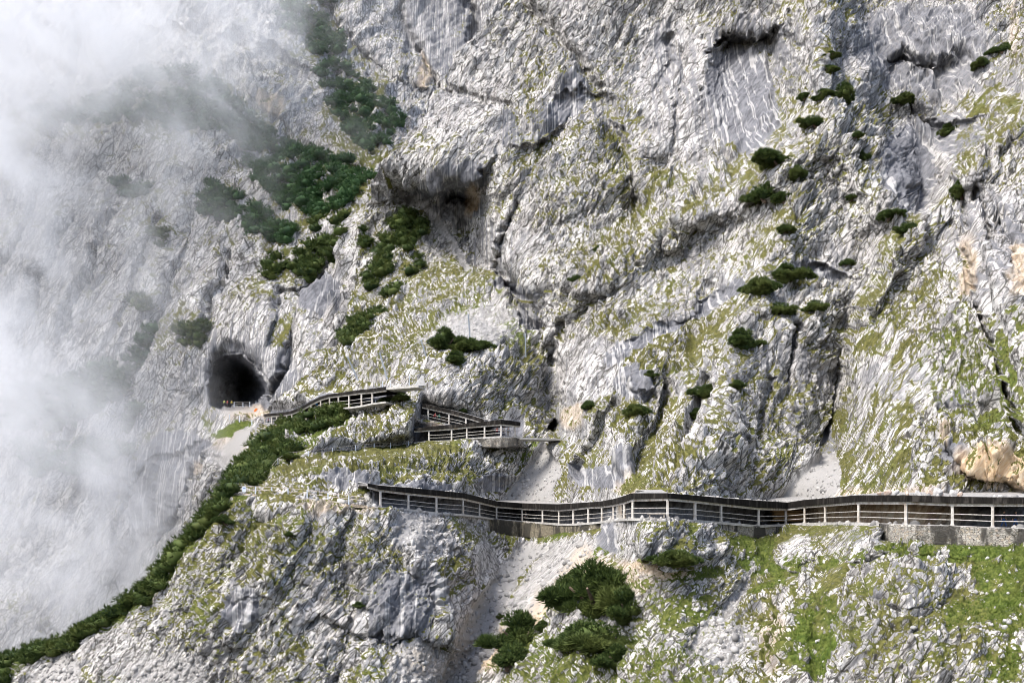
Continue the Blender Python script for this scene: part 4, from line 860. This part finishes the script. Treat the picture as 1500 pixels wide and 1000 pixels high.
person(604.5, 607.2, 207.3, 'walker in a light blue jacket on the netted path by the stone parapet', 'walk', 80, cloth('sky_jacket', (0.03, 0.30, 0.60)), NAVY)
person(637.5, 617, 204.5, 'hiker in a red top higher up on the roofed ramp', 'walk', 70, RED, DARK)
person(643.5, 618.3, 204.4, 'hiker in a green jacket lower down on the roofed ramp', 'walk', 70, GREEN, DARK)
person(728, 638.6, 193.6, 'hiker in a red jacket by the fifth post of the middle walkway', 'rail', 10, RED, DARK)
person(738, 638.6, 193.4, 'hiker in a white shirt and red pack, last bay of middle walkway', 'walk', 75, WHITE, DARK, RED)
person(744.5, 638.8, 193.6, 'hiker in a grey jacket standing last in the middle walkway', 'stand', 20, GREYJ, KHAKI)
person(771, 762.8, 188.6, 'lone walker in grey in the dark walkway bay over the gully', 'walk', -80, GREYJ, DARK)
person(1470, 772.4, 106.6, 'blue trousered walker next to the tall post of the long walkway', 'walk', 75, DARK, NAVY)
person(1487, 772.8, 106.4, 'second blue trousered walker, farther from the tall post of the long walkway', 'walk', 60, DARK, NAVY)
person(328.5, 594.5, 297, 'visitor in a green jacket at the edge of the dark cave mouth', 'stand', 0, LIME, DARK)
person(333, 594.8, 297, 'visitor in a red jacket just inside the cave mouth', 'stand', -30, RED, DARK)
person(339.5, 595, 296.5, 'visitor in a yellow jacket in front of the cave mouth', 'walk', 60, cloth('yellow_jacket', (0.60, 0.50, 0.08)), DARK)
# orange shelter tent on the forecourt
root = empty('tent', at(376, 604.5, 280)); tag(root, 'small orange tent on the rubble floor before the cave', 'tent')
c = at(376, 604.5, 280); m = MB(); m.loft([[c + 0.62 * Vector((x, y, z)) for x, z in ((-1.1, -0.3), (1.1, -0.3), (0.85, 1.0), (0.12, 1.9), (-0.12, 1.9), (-0.85, 1.0))] for y in (-1.2, 1.2)]); part(root, m, 'canopy', ORANGE)
m = MB(); m.loft([[c + 0.62 * Vector((x, y, z)) for x, z in ((-0.4, -0.3), (0.4, -0.3), (0.05, 1.4), (-0.05, 1.4))] for y in (-1.23, -1.2)]); part(root, m, 'flap', cloth('orange_flap', (0.45, 0.12, 0.03)))

# ================================================================== PLANTS
def leaf_mat(name, c1, c2, c3):
    k = NT(name); g = k.n('ShaderNodeNewGeometry'); r = g.outputs['Random Per Island']; n = k.noise(k.coords(), 0.35, 3, 0.6)
    c = k.mix(r, rgb(*c1), rgb(*c2)); c = k.mix(k.ss(n, 0.45, 0.7, 0, 0.75), c, rgb(*c3))
    b = k.n('ShaderNodeBsdfPrincipled'); k.L.new(c, b.inputs['Base Color']); b.inputs['Roughness'].default_value = 0.7; b.inputs['Specular IOR Level'].default_value = 0.2
    t = k.n('ShaderNodeBsdfTranslucent'); k.L.new(c, t.inputs[0]); x = k.n('ShaderNodeMixShader'); x.inputs[0].default_value = 0.22
    k.L.new(b.outputs[0], x.inputs[1]); k.L.new(t.outputs[0], x.inputs[2]); k.L.new(x.outputs[0], k.out.inputs[0]); return k.m
PINE = leaf_mat('mountain_pine', (0.016, 0.034, 0.009), (0.080, 0.115, 0.028), (0.105, 0.125, 0.032))
PINE_FAR = leaf_mat('mountain_pine_far', (0.016, 0.046, 0.016), (0.052, 0.110, 0.038), (0.065, 0.115, 0.034))  # cooler green for most of the distant dwarf pine
GRASS = leaf_mat('alpine_grass', (0.050, 0.085, 0.012), (0.135, 0.185, 0.030), (0.150, 0.165, 0.040))
BARK = simple_mat('pine_bark', (0.07, 0.05, 0.035), (0.15, 0.11, 0.08), 6.0)

def tufts(pos, nrm, size, blades, r, spread=0.9, width=0.16):
    """pine shoots: each a little star of narrow blades round its axis"""
    n = len(pos); out_v, out_f = [], []
    ax = nrm / (np.linalg.norm(nrm, axis=1, keepdims=True) + 1e-9)
    ref = np.where(np.abs(ax[:, 2:3]) < 0.9, np.array([[0, 0, 1.0]]), np.array([[1.0, 0, 0]]))
    s = np.cross(ax, ref); s /= np.linalg.norm(s, axis=1, keepdims=True); t = np.cross(ax, s)
    V = np.empty((n, blades, 3, 3), np.float32)
    for k in range(blades):
        a = 2 * math.pi * k / blades + r.uniform(0, 1.5, n); sp = spread * r.uniform(0.35, 1.0, n)
        d = ax + s * (np.cos(a) * sp)[:, None] + t * (np.sin(a) * sp)[:, None]; d /= np.linalg.norm(d, axis=1, keepdims=True)
        w = np.cross(d, r.normal(size=(n, 3))); w /= np.linalg.norm(w, axis=1, keepdims=True)
        L = (size * r.uniform(0.7, 1.25, n))[:, None]
        V[:, k, 0] = pos - w * L * width; V[:, k, 1] = pos + w * L * width; V[:, k, 2] = pos + d * L
    i = np.arange(n * blades * 3).reshape(-1, 3)
    # blades of one shoot share their root so that a shoot is one island
    V[:, :, 0] = V[:, :1, 0] * 0.9 + V[:, :, 0] * 0.1
    return V.reshape(-1, 3), i

_oct = np.array([(1,0,0),(-1,0,0),(0,1,0),(0,-1,0),(0,0,1),(0,0,-1)], np.float32)
_of = np.array([(0,2,4),(2,1,4),(1,3,4),(3,0,4),(2,0,5),(1,2,5),(3,1,5),(0,3,5)])
def dome_mesh():
    v = list(_oct); f = []; cache = {}
    def mid(a, b):
        k = (min(a, b), max(a, b))
        if k not in cache: p = (v[a] + v[b]); v.append(p / np.linalg.norm(p)); cache[k] = len(v) - 1
        return cache[k]
    for a, b, c in _of:
        x, y, z = mid(a, b), mid(b, c), mid(c, a); f += [(a, x, z), (x, b, y), (z, y, c), (x, y, z)]
    return np.array(v, np.float32), np.array(f)
DV, DF = dome_mesh()

def bushes(centres, rad, per, size, r, flat=0.62, blades=5, core=0.80):
    """many low bushes in one pair of arrays: a dark lumpy core each, shoots all over it"""
    vs, fs = [], []; n0 = 0
    n = len(centres)
    core_v = DV[None] * (rad * core)[:, None, None] * np.array([1, 1, flat])[None, None] * (1 + 0.25 * r.normal(size=(n, len(DV), 1)) * 0.6) + centres[:, None]
    vs.append(core_v.reshape(-1, 3)); fs.append((DF[None] + (np.arange(n) * len(DV))[:, None, None]).reshape(-1, 3)); n0 = n * len(DV)
    d = r.normal(size=(n, per, 3)); d[..., 2] = np.abs(d[..., 2]) * 0.9 - 0.25; d[..., 1] -= 0.25; d /= np.linalg.norm(d, axis=-1, keepdims=True)
    p = centres[:, None] + d * rad[:, None, None] * np.array([1, 1, flat]) * r.uniform(0.72, 1.05, (n, per, 1))
    nr = d + np.array([0, 0, 0.55])
    v, f = tufts(p.reshape(-1, 3), nr.reshape(-1, 3), np.full(n * per, size), blades, r); vs.append(v); fs.append(f + n0)
    return np.concatenate(vs), np.concatenate(fs)

def shrub_mesh(seed, lobes, size=0.30):
    """a mountain pine: lobed low crown about 2 m across, unit radius 1"""
    r = np.random.default_rng(seed); c = []; rad = []
    for k in range(lobes):
        a = r.uniform(0, 2 * math.pi); q = r.uniform(0.05, 1.05); c.append((q * math.cos(a), q * 0.8 * math.sin(a), r.uniform(-0.28, 0.55) * max(0.15, 1.15 - q))); rad.append(r.uniform(0.18, 0.50) * (1.15 - 0.55 * q))
    v, f = bushes(np.array(c), np.array(rad), 120, size * 0.50, r, 0.80, 7, 0.68)
    me = bpy.data.meshes.new('foliage'); o = mesh_obj('foliage', v, f, PINE); me = o.data; bpy.data.objects.remove(o); return me
def stem_mesh(seed):
    r = random.Random(seed); m = MB()
    for k in range(4):
        a = k * 1.6 + r.uniform(-0.3, 0.3); p = Vector((0, 0.2, -0.4)); q = Vector((0.25 * math.cos(a), 0.25 * math.sin(a), 0.05)); e = Vector((0.55 * math.cos(a), 0.55 * math.sin(a), 0.3))
        m.tube(p, q, 0.07, 0.05, 6); m.tube(q, e, 0.05, 0.025, 6)
    o = m.build('stem', BARK); me = o.data; bpy.data.objects.remove(o); return me
SHRUB = [shrub_mesh(100 + k, n) for k, n in enumerate((18, 22, 26, 16, 20))]; STEM = [stem_mesh(k) for k in range(3)]
U1, V1, P1, N1, C1, S1_ = SHEETS[11]; U2, V2, P2, N2, C2, S2_ = SHEETS[31]; U3, V3, P3, N3, C3, S3_ = SHEETS[71]
def on1(u, v):
    j = int(np.clip(round((u - U1[0, 0]) / (U1[0, 1] - U1[0, 0])), 0, U1.shape[1] - 1)); i = int(np.clip(round((v - V1[0, 0]) / (V1[1, 0] - V1[0, 0])), 0, U1.shape[0] - 1)); return P1[i, j], N1[i, j]
def on2(u, v):
    i = int(np.clip(round((v - V2[0, 0]) / (V2[1, 0] - V2[0, 0])), 0, V2.shape[0] - 1)); j = int(np.clip(round((u - U2[i, 0]) / (U2[i, 1] - U2[i, 0])), 0, U2.shape[1] - 1)); return P2[i, j], N2[i, j]
def on3(u, v):
    j = int(np.clip(round((u - U3[0, 0]) / (U3[0, 1] - U3[0, 0])), 0, U3.shape[1] - 1)); i = int(np.argmin(np.abs(V3[:, j] - v))); return P3[i, j], N3[i, j]

def shrub(u, v, px, label, where=on2, flat=0.8, k=None, group='mountain pines on the cliff'):
    p, n = where(u, v + px * 0.12); d = p[1]; r = px / F * d
    root = empty('mountain_pine', tuple(p + n * 0.1)); root.rotation_euler = (0, 0, rng.uniform(0, 6.28)); root.scale = (r * rng.uniform(1.25, 1.75), r * rng.uniform(1.1, 1.4), r * flat * rng.uniform(1.25, 1.85))
    tag(root, label, 'shrub', group); k = int(rng.integers(0, 5)) if k is None else k
    for nm, me in (('foliage', SHRUB[k]), ('stem', STEM[k % 3])):
        o = bpy.data.objects.new(nm, me); COL.objects.link(o); o.parent = root
    return root
for a in [(1137,236,24,'broad dark pine bush, topmost of the clump on the buttress under the pale slab'),(1162,258,18,'rounder pine bush just below the broad topmost one of the buttress clump'),(1124,283,24,'wide sprawling pine bush lowest in the buttress clump'),(1148,291,13,'small pine bush at the foot of the buttress clump'),
          (1193,186,16,'lone pine bush below the top of the grey buttress crest'),(1236,140,19,'dark pine bush high on the crest beside the deep chimney'),(1208,116,10,'small pine bush in the crest row above the lone one'),(1208,96,9,'tiny pine bush highest in the crest row'),(1181,142,10,'small pine bush on the shaded side of the crest row'),(1206,141,10,'small pine bush between two others on the crest row'),
          (1266,226,14,'flattish pine bush near the edge of the dark grey slab'),(1249,206,8,'tiny pine bush above the flattish one by the dark slab'),(1303,325,15,'pine bush on the saddle where the two crests meet'),(1331,338,13,'flat pine bush just beyond the saddle'),(1150,352,12,'solitary small pine bush on bare grey rock midway up the buttress'),
          (1150,410,24,'largest pine bush of the trio in the middle of the cliff'),(1116,433,19,'second pine bush of the trio, sloping downhill'),(1142,460,20,'lowest pine bush of the trio in the middle of the cliff'),(1190,460,13,'dark bush in the cleft next to the pine trio'),(1084,512,23,'flat wide pine bush alone on the rock rib below the trio'),
          (1042,578,19,'long flat pine bush on the ledge above the walkway bend'),(1072,578,12,'short pine bush ending the ledge above the walkway bend'),(1021,612,13,'dark round bush below the ledge with flat pines'),(933,622,15,'bush on the diagonal grass band above the walkway'),(868,606,10,'small bright bush by the pale smooth slab'),(1411,280,17,'pine bush on the turf of the outer ridge'),
          (1250,290,9,'tiny pine bush beside the pale slab under the chimney'),(947,570,9,'small dark bush on top of the grey streaked slab'),(880,370,9,'small dark bush on the pale central wall'),(855,420,8,'tiny bush clinging below the central gully'),(1240,385,8,'tiny bush in the rocky notch'),(1440,105,12,'low green cushion on the high grey terrace'),(1470,85,12,'low green cushion at the end of the high grey terrace'),
          (1315,165,12,'olive cushion on the ledge beneath the overhanging block'),(1390,195,14,'olive cushion hanging over the dark grey wall'),
          (655,520,22,'dark pine bush at the marker post end of the big mound'),(682,520,24,'dark pine bush forming the middle of the big mound under the barrier'),(706,522,18,'dark pine bush tapering off the big mound under the barrier'),(668,536,17,'dark pine bush spilling downhill from the big mound'),
          (573,592,16,'pine bush covering the end of the curved walkway roof'),(594,590,10,'small pine bush beside the stone parapet'),(424,676,12,'lone pine bush below the stair railing'),(682,600,7,'tiny bush on the rock above the roofed ramp'),(505,584,9,'small bush under the curved walkway deck')]:
    shrub(*a)
for a in [(880,880,48,'largest dark pine bush in the thicket on the lower slope',0.9),(925,895,30,'pine bush facing the meadow in the thicket on the lower slope',0.8),(875,945,42,'bushy pine in the lowest row of the thicket',0.8),(905,965,26,'small pine bush on the downhill edge of the thicket',0.8),(835,878,26,'pine bush leaning over the gravel chute',0.9),(845,846,15,'small detached pine bush at the top of the thicket',0.8),
          (772,945,34,'rounded dark pine bush standing by itself next to the gravel chute',0.9),(760,975,26,'lower pine bush next to the gravel chute',0.8),(800,925,16,'small pine bush between the chute bush and the thicket',0.7),(985,815,26,'dark shrub under the bushy boulder below the bench',0.7),(340,772,15,'dark bush on the outer slope under the railed path',0.7),(232,870,13,'dark bush by the pine covered crest',0.7),(220,885,14,'second dark bush by the pine covered crest',0.7),(430,790,9,'small bush on pale rocks under the spur path',0.7),(535,890,10,'tiny bush at the foot of the dark rock bulge',0.6),(735,905,6,'tiny green clump in the gravel chute',0.7)]:
    shrub(a[0], a[1], a[2], a[3], on3, a[4], group='mountain pines on the lower slope')

def pine_mat(name, label, polys, on, sheet, step, rad, per, size, mat, seed, lift=0.2):
    """close-grown dwarf pine that covers a slope as one mass"""
    r = np.random.default_rng(seed); U, V, P, N = sheet[:4]; m_ = np.zeros(U.shape, bool)
    q = np.stack([U.ravel() / 16, V.ravel() / 16, np.zeros(U.size)], 1); ju_ = U + 9 * fbm(q, 3, seed).reshape(U.shape); jv_ = V + 9 * fbm(q, 3, seed + 4).reshape(U.shape)
    for pl in polys: m_ |= inside(ju_, jv_, pl)
    pts = P[m_]; d = pts[:, 1]
    keep = r.uniform(size=len(pts)) < np.clip(step, 0, 1); c = pts[keep].copy(); holes = fbm(c / 7.0, 3, seed + 9) > -0.30; c = c[holes]
    R = r.uniform(0.6, 1.35, len(c)) * rad; c[:, 2] += lift * R; c[:, 1] -= 0.3 * R
    v, f = bushes(c, R, per, size, r, 0.66, 5)
    return tag(mesh_obj(name, v, f, mat), label, 'shrubs', kind='stuff')
sh1, sh2, sh3 = SHEETS[11], SHEETS[31], SHEETS[71]
pine_mat('pine_shrubbery', 'dense dark green dwarf pine filling the hanging valley below the far wall', [[(345,165),(400,195),(450,232),(530,262),(549,285),(520,322),(450,326),(395,300),(375,265),(350,215)], [(300,295),(330,288),(370,318),(425,335),(432,357),(400,362),(350,345),(310,330)]], on1, sh1, 0.085, 2.5, 26, 1.25, PINE_FAR, 5)
pine_mat('pine_shrubbery', 'misty band of dwarf pine over the pale shoulder', [[(215,108),(270,112),(330,140),(352,170),(352,212),(300,200),(230,185),(180,192),(70,190),(50,165),(150,150)], [(160,265),(215,275),(235,290),(180,295)]], on1, sh1, 0.07, 2.6, 24, 1.25, PINE_FAR, 6)
pine_mat('pine_shrubbery', 'dwarf pine on the steep ledges under the back wall', [[(480,88),(530,120),(580,172),(592,190),(560,236),(530,232),(512,195),(470,142),(465,120)], [(420,0),(470,30),(503,72),(490,95),(445,62),(405,20)], [(455,0),(500,0),(495,12),(460,14)]], on1, sh1, 0.075, 2.5, 26, 1.25, PINE_FAR, 7)
pine_mat('pine_shrubbery', 'patches of dwarf pine on the ledges above the cave', [[(468,362),(512,365),(505,385),(480,402),(450,412),(428,402),(440,385)], [(400,385),(430,372),(428,384),(405,396)], [(270,480),(302,475),(312,500),(282,522)], [(505,330),(530,335),(520,350),(500,345)], [(450,322),(480,330),(470,345),(452,338)], [(395,400),(420,400),(410,420),(395,415)], [(205,440),(240,452),(225,470),(205,462)], [(240,340),(255,350),(245,375),(236,365)]], on1, sh1, 0.08, 2.2, 26, 1.15, PINE, 8)
pine_mat('pine_shrubbery', 'mist veiled dwarf pine on the low shoulder beneath the cave wall', [[(20,585),(120,562),(200,525),(235,490),(232,520),(205,565),(190,605),(80,640),(20,640)], [(20,650),(110,655),(205,655),(190,672),(150,692),(60,700)], [(185,640),(205,600),(225,590),(215,625)]], on1, sh1, 0.075, 2.4, 24, 1.2, PINE_FAR, 9)
pine_mat('pine_shrubbery', 'dark dwarf pine down the rib between the two gullies', [[(590,318),(622,325),(618,350),(582,372),(562,365)], [(560,372),(585,368),(575,402),(560,422),(540,437),(545,405)], [(550,465),(567,470),(545,500),(520,522),(503,548),(514,500)], [(600,375),(625,385),(610,405),(590,400)], [(530,352),(555,360),(540,375),(525,368)], [(560,440),(590,430),(580,450)]], on2, sh2, 0.06, 1.9, 30, 0.95, PINE, 10)
pine_mat('pine_shrubbery', 'thick dwarf pine down the ridge below the curved walkway', [[(522,603),(445,601),(402,630),(352,684),(336,712),(365,716),(402,684),(432,655),(462,632),(500,618)], [(360,690),(385,690),(375,712),(350,716)]], on2, sh2, 0.06, 1.7, 34, 0.85, PINE, 12)
pine_mat('pine_shrubbery', 'band of dwarf pine along the crest of the spur dropping into the mist', [[(345,716),(300,762),(250,818),(190,878),(100,936),(-80,990),(-80,1050),(0,1010),(60,972),(110,955),(160,915),(205,888),(240,862),(285,806),(322,766),(346,735)]], on3, sh3, 0.03, 1.5, 34, 0.75, PINE, 13, 0.55)

# turf with real blades on the meadows of the lower slope
r = np.random.default_rng(44); wt = C3[..., 0] * np.clip(S3_[..., 1] * 1.3 - 0.25, 0, 1) * (C3[..., 0] > 0.5); wt = wt.ravel(); pick = r.uniform(size=wt.size) < wt * 0.34
pg = P3.reshape(-1, 3)[pick]; v, f = tufts(pg - np.array([0, 0, 0.03]), np.tile([[0, -0.25, 1.0]], (len(pg), 1)), r.uniform(0.16, 0.42, len(pg)), 5, r, 0.8, 0.12)
tag(mesh_obj('grass', v, f, GRASS), 'green alpine grass on the meadows below the walkway', 'grass', kind='stuff')
wt = C2[..., 0].ravel(); pick = (r.uniform(size=wt.size) < 0.16) & (wt > 0.52); pg = P2.reshape(-1, 3)[pick]
v, f = tufts(pg - np.array([0, 0, 0.03]), np.tile([[0, -0.35, 1.0]], (len(pg), 1)), r.uniform(0.2, 0.5, len(pg)), 4, r, 0.8, 0.13)
tag(mesh_obj('grass', v, f, leaf_mat('dry_grass', (0.055, 0.062, 0.014), (0.15, 0.15, 0.04), (0.17, 0.15, 0.05))), 'olive turf growing on the ledges of the cliff', 'grass', kind='stuff')

# loose stones of the gravel chutes
def pebbles(name, label, P, wt, prob, lo, hi, seed, mat):
    r = np.random.default_rng(seed); k = r.uniform(size=wt.size) < wt.ravel() * prob; c = P.reshape(-1, 3)[k]; n = len(c)
    R = lo * (hi / lo) ** (r.uniform(size=n) ** 3.0)
    v = DV[None] * R[:, None, None] * r.uniform(0.6, 1.2, (n, 1, 3)) + r.normal(size=(n, len(DV), 3)) * R[:, None, None] * 0.13
    v = v + c[:, None]; f = (DF[None] + (np.arange(n) * len(DV))[:, None, None]).reshape(-1, 3)
    return tag(mesh_obj(name, v.reshape(-1, 3), f, mat), label, 'gravel', kind='stuff')
def pebble_mat():
    k = NT('scree_stone'); g = k.n('ShaderNodeNewGeometry'); c = k.mix(g.outputs['Random Per Island'], rgb(0.15, 0.147, 0.142), rgb(0.40, 0.39, 0.37)); return k.done(c, 0.92, None, 0.1)
PEB = pebble_mat()
pebbles('gravel', 'loose grey stones in the chutes below the walkway', P3, C3[..., 2] * (C3[..., 2] > 0.35), 0.17, 0.06, 0.55, 3, PEB)
pebbles('gravel', 'loose grey stones on the scree fans above the walkway roof', P2, C2[..., 2] * (C2[..., 2] > 0.35), 0.16, 0.06, 0.45, 4, PEB)

# rubble lying along the walkway roof edge and stones in the meadows
r = np.random.default_rng(61); pp = []
for k in range(3600):
    x = r.uniform(545, 1528); d = float(lerp_line(MAIN, x, 3)); p = at(x, float(lerp_line(MAIN, x, 4)), d); pp.append((p.x, p.y + r.uniform(0.0, 3.0) ** 1.0, p.z + 0.02 + 0.04 * r.uniform()))
pp = np.array(pp, np.float32); pp[:, 2] += 0.10 * (pp[:, 1] - pp[:, 1].min()) * 0
pebbles('gravel', 'broken stones lying along the walkway roof', pp, np.ones(len(pp)), 0.8 * sst(-0.25, 0.35, fbm(pp / 6.0, 3, 7)), 0.07, 0.32, 8, PEB)
pebbles('gravel', 'pale stones scattered over the meadows', P3, (C3[..., 0] > 0.55) * (V3 - V3[:1] > 8) * 1.0, 0.010, 0.05, 0.34, 9, simple_mat('meadow_stone', (0.24, 0.235, 0.225), (0.42, 0.41, 0.39), 2.0))

# ================================================================== MIST
def mist():
    m = MB(); x0, x1, y0, y1, z0, z1 = -330.0, 40.0, 188.0, 470.0, -75.0, 300.0
    m.loft([[(x0, y0, z), (x1 - 60, y0, z), (x1, y1, z), (x0, y1, z)] for z in (z0, z1)])
    k = NT('drifting_mist'); P = k.coords()
    def puff(u, v, d, r, w, sz=1.0):
        c = at(u, v, d); s = k.n('ShaderNodeVectorMath', operation='SUBTRACT'); k.L.new(P, s.inputs[0]); s.inputs[1].default_value = c
        t = k.n('ShaderNodeVectorMath', operation='MULTIPLY'); k.L.new(s.outputs[0], t.inputs[0]); t.inputs[1].default_value = (1 / r, 1 / r, 1 / (r * sz))
        l = k.n('ShaderNodeVectorMath', operation='DOT_PRODUCT'); k.L.new(t.outputs[0], l.inputs[0]); k.L.new(t.outputs[0], l.inputs[1])
        return k.math('MULTIPLY', k.math('EXPONENT', k.math('MULTIPLY', l.outputs['Value'], -1.0)), w)
    acc = None
    for a in MIST:
        p = puff(*a); acc = p if acc is None else k.math('ADD', acc, p)
    n = k.noise(k.coords(scale=(1, 0.8, 0.7)), 0.020, 5, 0.60, 0.8)
    n2 = k.noise(k.coords(scale=(1, 0.7, 0.6), rot=(0, math.radians(30), 0)), 0.065, 4, 0.6, 1.2)
    g = k.math('MULTIPLY', k.ss(n, 0.37, 0.64, 0.12, 2.1), k.ss(n2, 0.36, 0.64, 0.12, 2.0))
    dens = k.math('MULTIPLY', k.math('MAXIMUM', k.math('SUBTRACT', k.math('MULTIPLY', acc, g), 0.30), 0.0), MIST_K)
    vol = k.n('ShaderNodeVolumePrincipled'); vol.inputs['Color'].default_value = (0.994, 0.996, 0.998, 1); vol.inputs['Anisotropy'].default_value = -0.3
    k.L.new(dens, vol.inputs['Density']); k.L.new(vol.outputs[0], k.out.inputs['Volume'])
    o = m.build('mist', k.m); tag(o, 'white mist drifting across the far wall', 'mist', kind='stuff'); return o
MIST_K = 0.0041
MIST = [(10, 0, 360, 85, 3.0), (170, -30, 390, 50, 2.0), (-110, 220, 320, 60, 2.2), (348, 20, 415, 22, 3.0), (-70, 470, 270, 38, 2.6), (-70, 650, 260, 40, 2.4), (15, 790, 250, 32, 2.8), (40, 900, 245, 22, 2.2), (85, 600, 285, 18, 1.4),
        (40, 190, 360, 30, 0.8), (150, 690, 262, 15, 0.8), (110, 830, 255, 23, 1.6), (270, 185, 380, 16, 0.7), (350, 230, 372, 9, 1.3), (210, 330, 330, 26, 0.45), (180, 490, 300, 14, 0.7)]
mist()

# ================================================================== CAMERA, LIGHT
cam = bpy.data.cameras.new('camera'); cam.sensor_width = 36; cam.lens = 36; cam.shift_y = 0.2; cam.clip_start = 1; cam.clip_end = 5000
co = bpy.data.objects.new('camera', cam); COL.objects.link(co); co.rotation_euler = (math.radians(90), 0, 0); scene.camera = co
w = bpy.data.worlds.new('World'); scene.world = w; w.use_nodes = True
nt = w.node_tree; bg = nt.nodes['Background']; sky = nt.nodes.new('ShaderNodeTexSky'); sky.sky_type = 'NISHITA'; sky.sun_disc = False
SUN_EL, SUN_AZ = math.radians(54), math.radians(-126)      # azimuth clockwise from +Y
sky.sun_elevation = SUN_EL; sky.sun_rotation = SUN_AZ; sky.air_density = 0.8; sky.dust_density = 3.0; sky.ozone_density = 0.6
nt.links.new(sky.outputs[0], bg.inputs[0]); bg.inputs[1].default_value = 0.15
sl = bpy.data.lights.new('sun', 'SUN'); sl.energy = 2.1; sl.angle = math.radians(24); sl.color = (1.0, 0.972, 0.935)
so = bpy.data.objects.new('sun', sl); COL.objects.link(so)
sd = Vector((math.sin(SUN_AZ) * math.cos(SUN_EL), math.cos(SUN_AZ) * math.cos(SUN_EL), math.sin(SUN_EL)))
so.rotation_euler = sd.to_track_quat('Z', 'Y').to_euler()
scene.view_settings.view_transform = 'Standard'; scene.view_settings.look = 'None'; scene.view_settings.exposure = 1.27
scene.cycles.max_bounces = 8; scene.cycles.diffuse_bounces = 2; scene.cycles.volume_bounces = 3; scene.cycles.volume_step_rate = 1.5; scene.cycles.transparent_max_bounces = 12

scene.cycles.pixel_filter_type = 'BLACKMAN_HARRIS'; scene.cycles.filter_width = 0.95
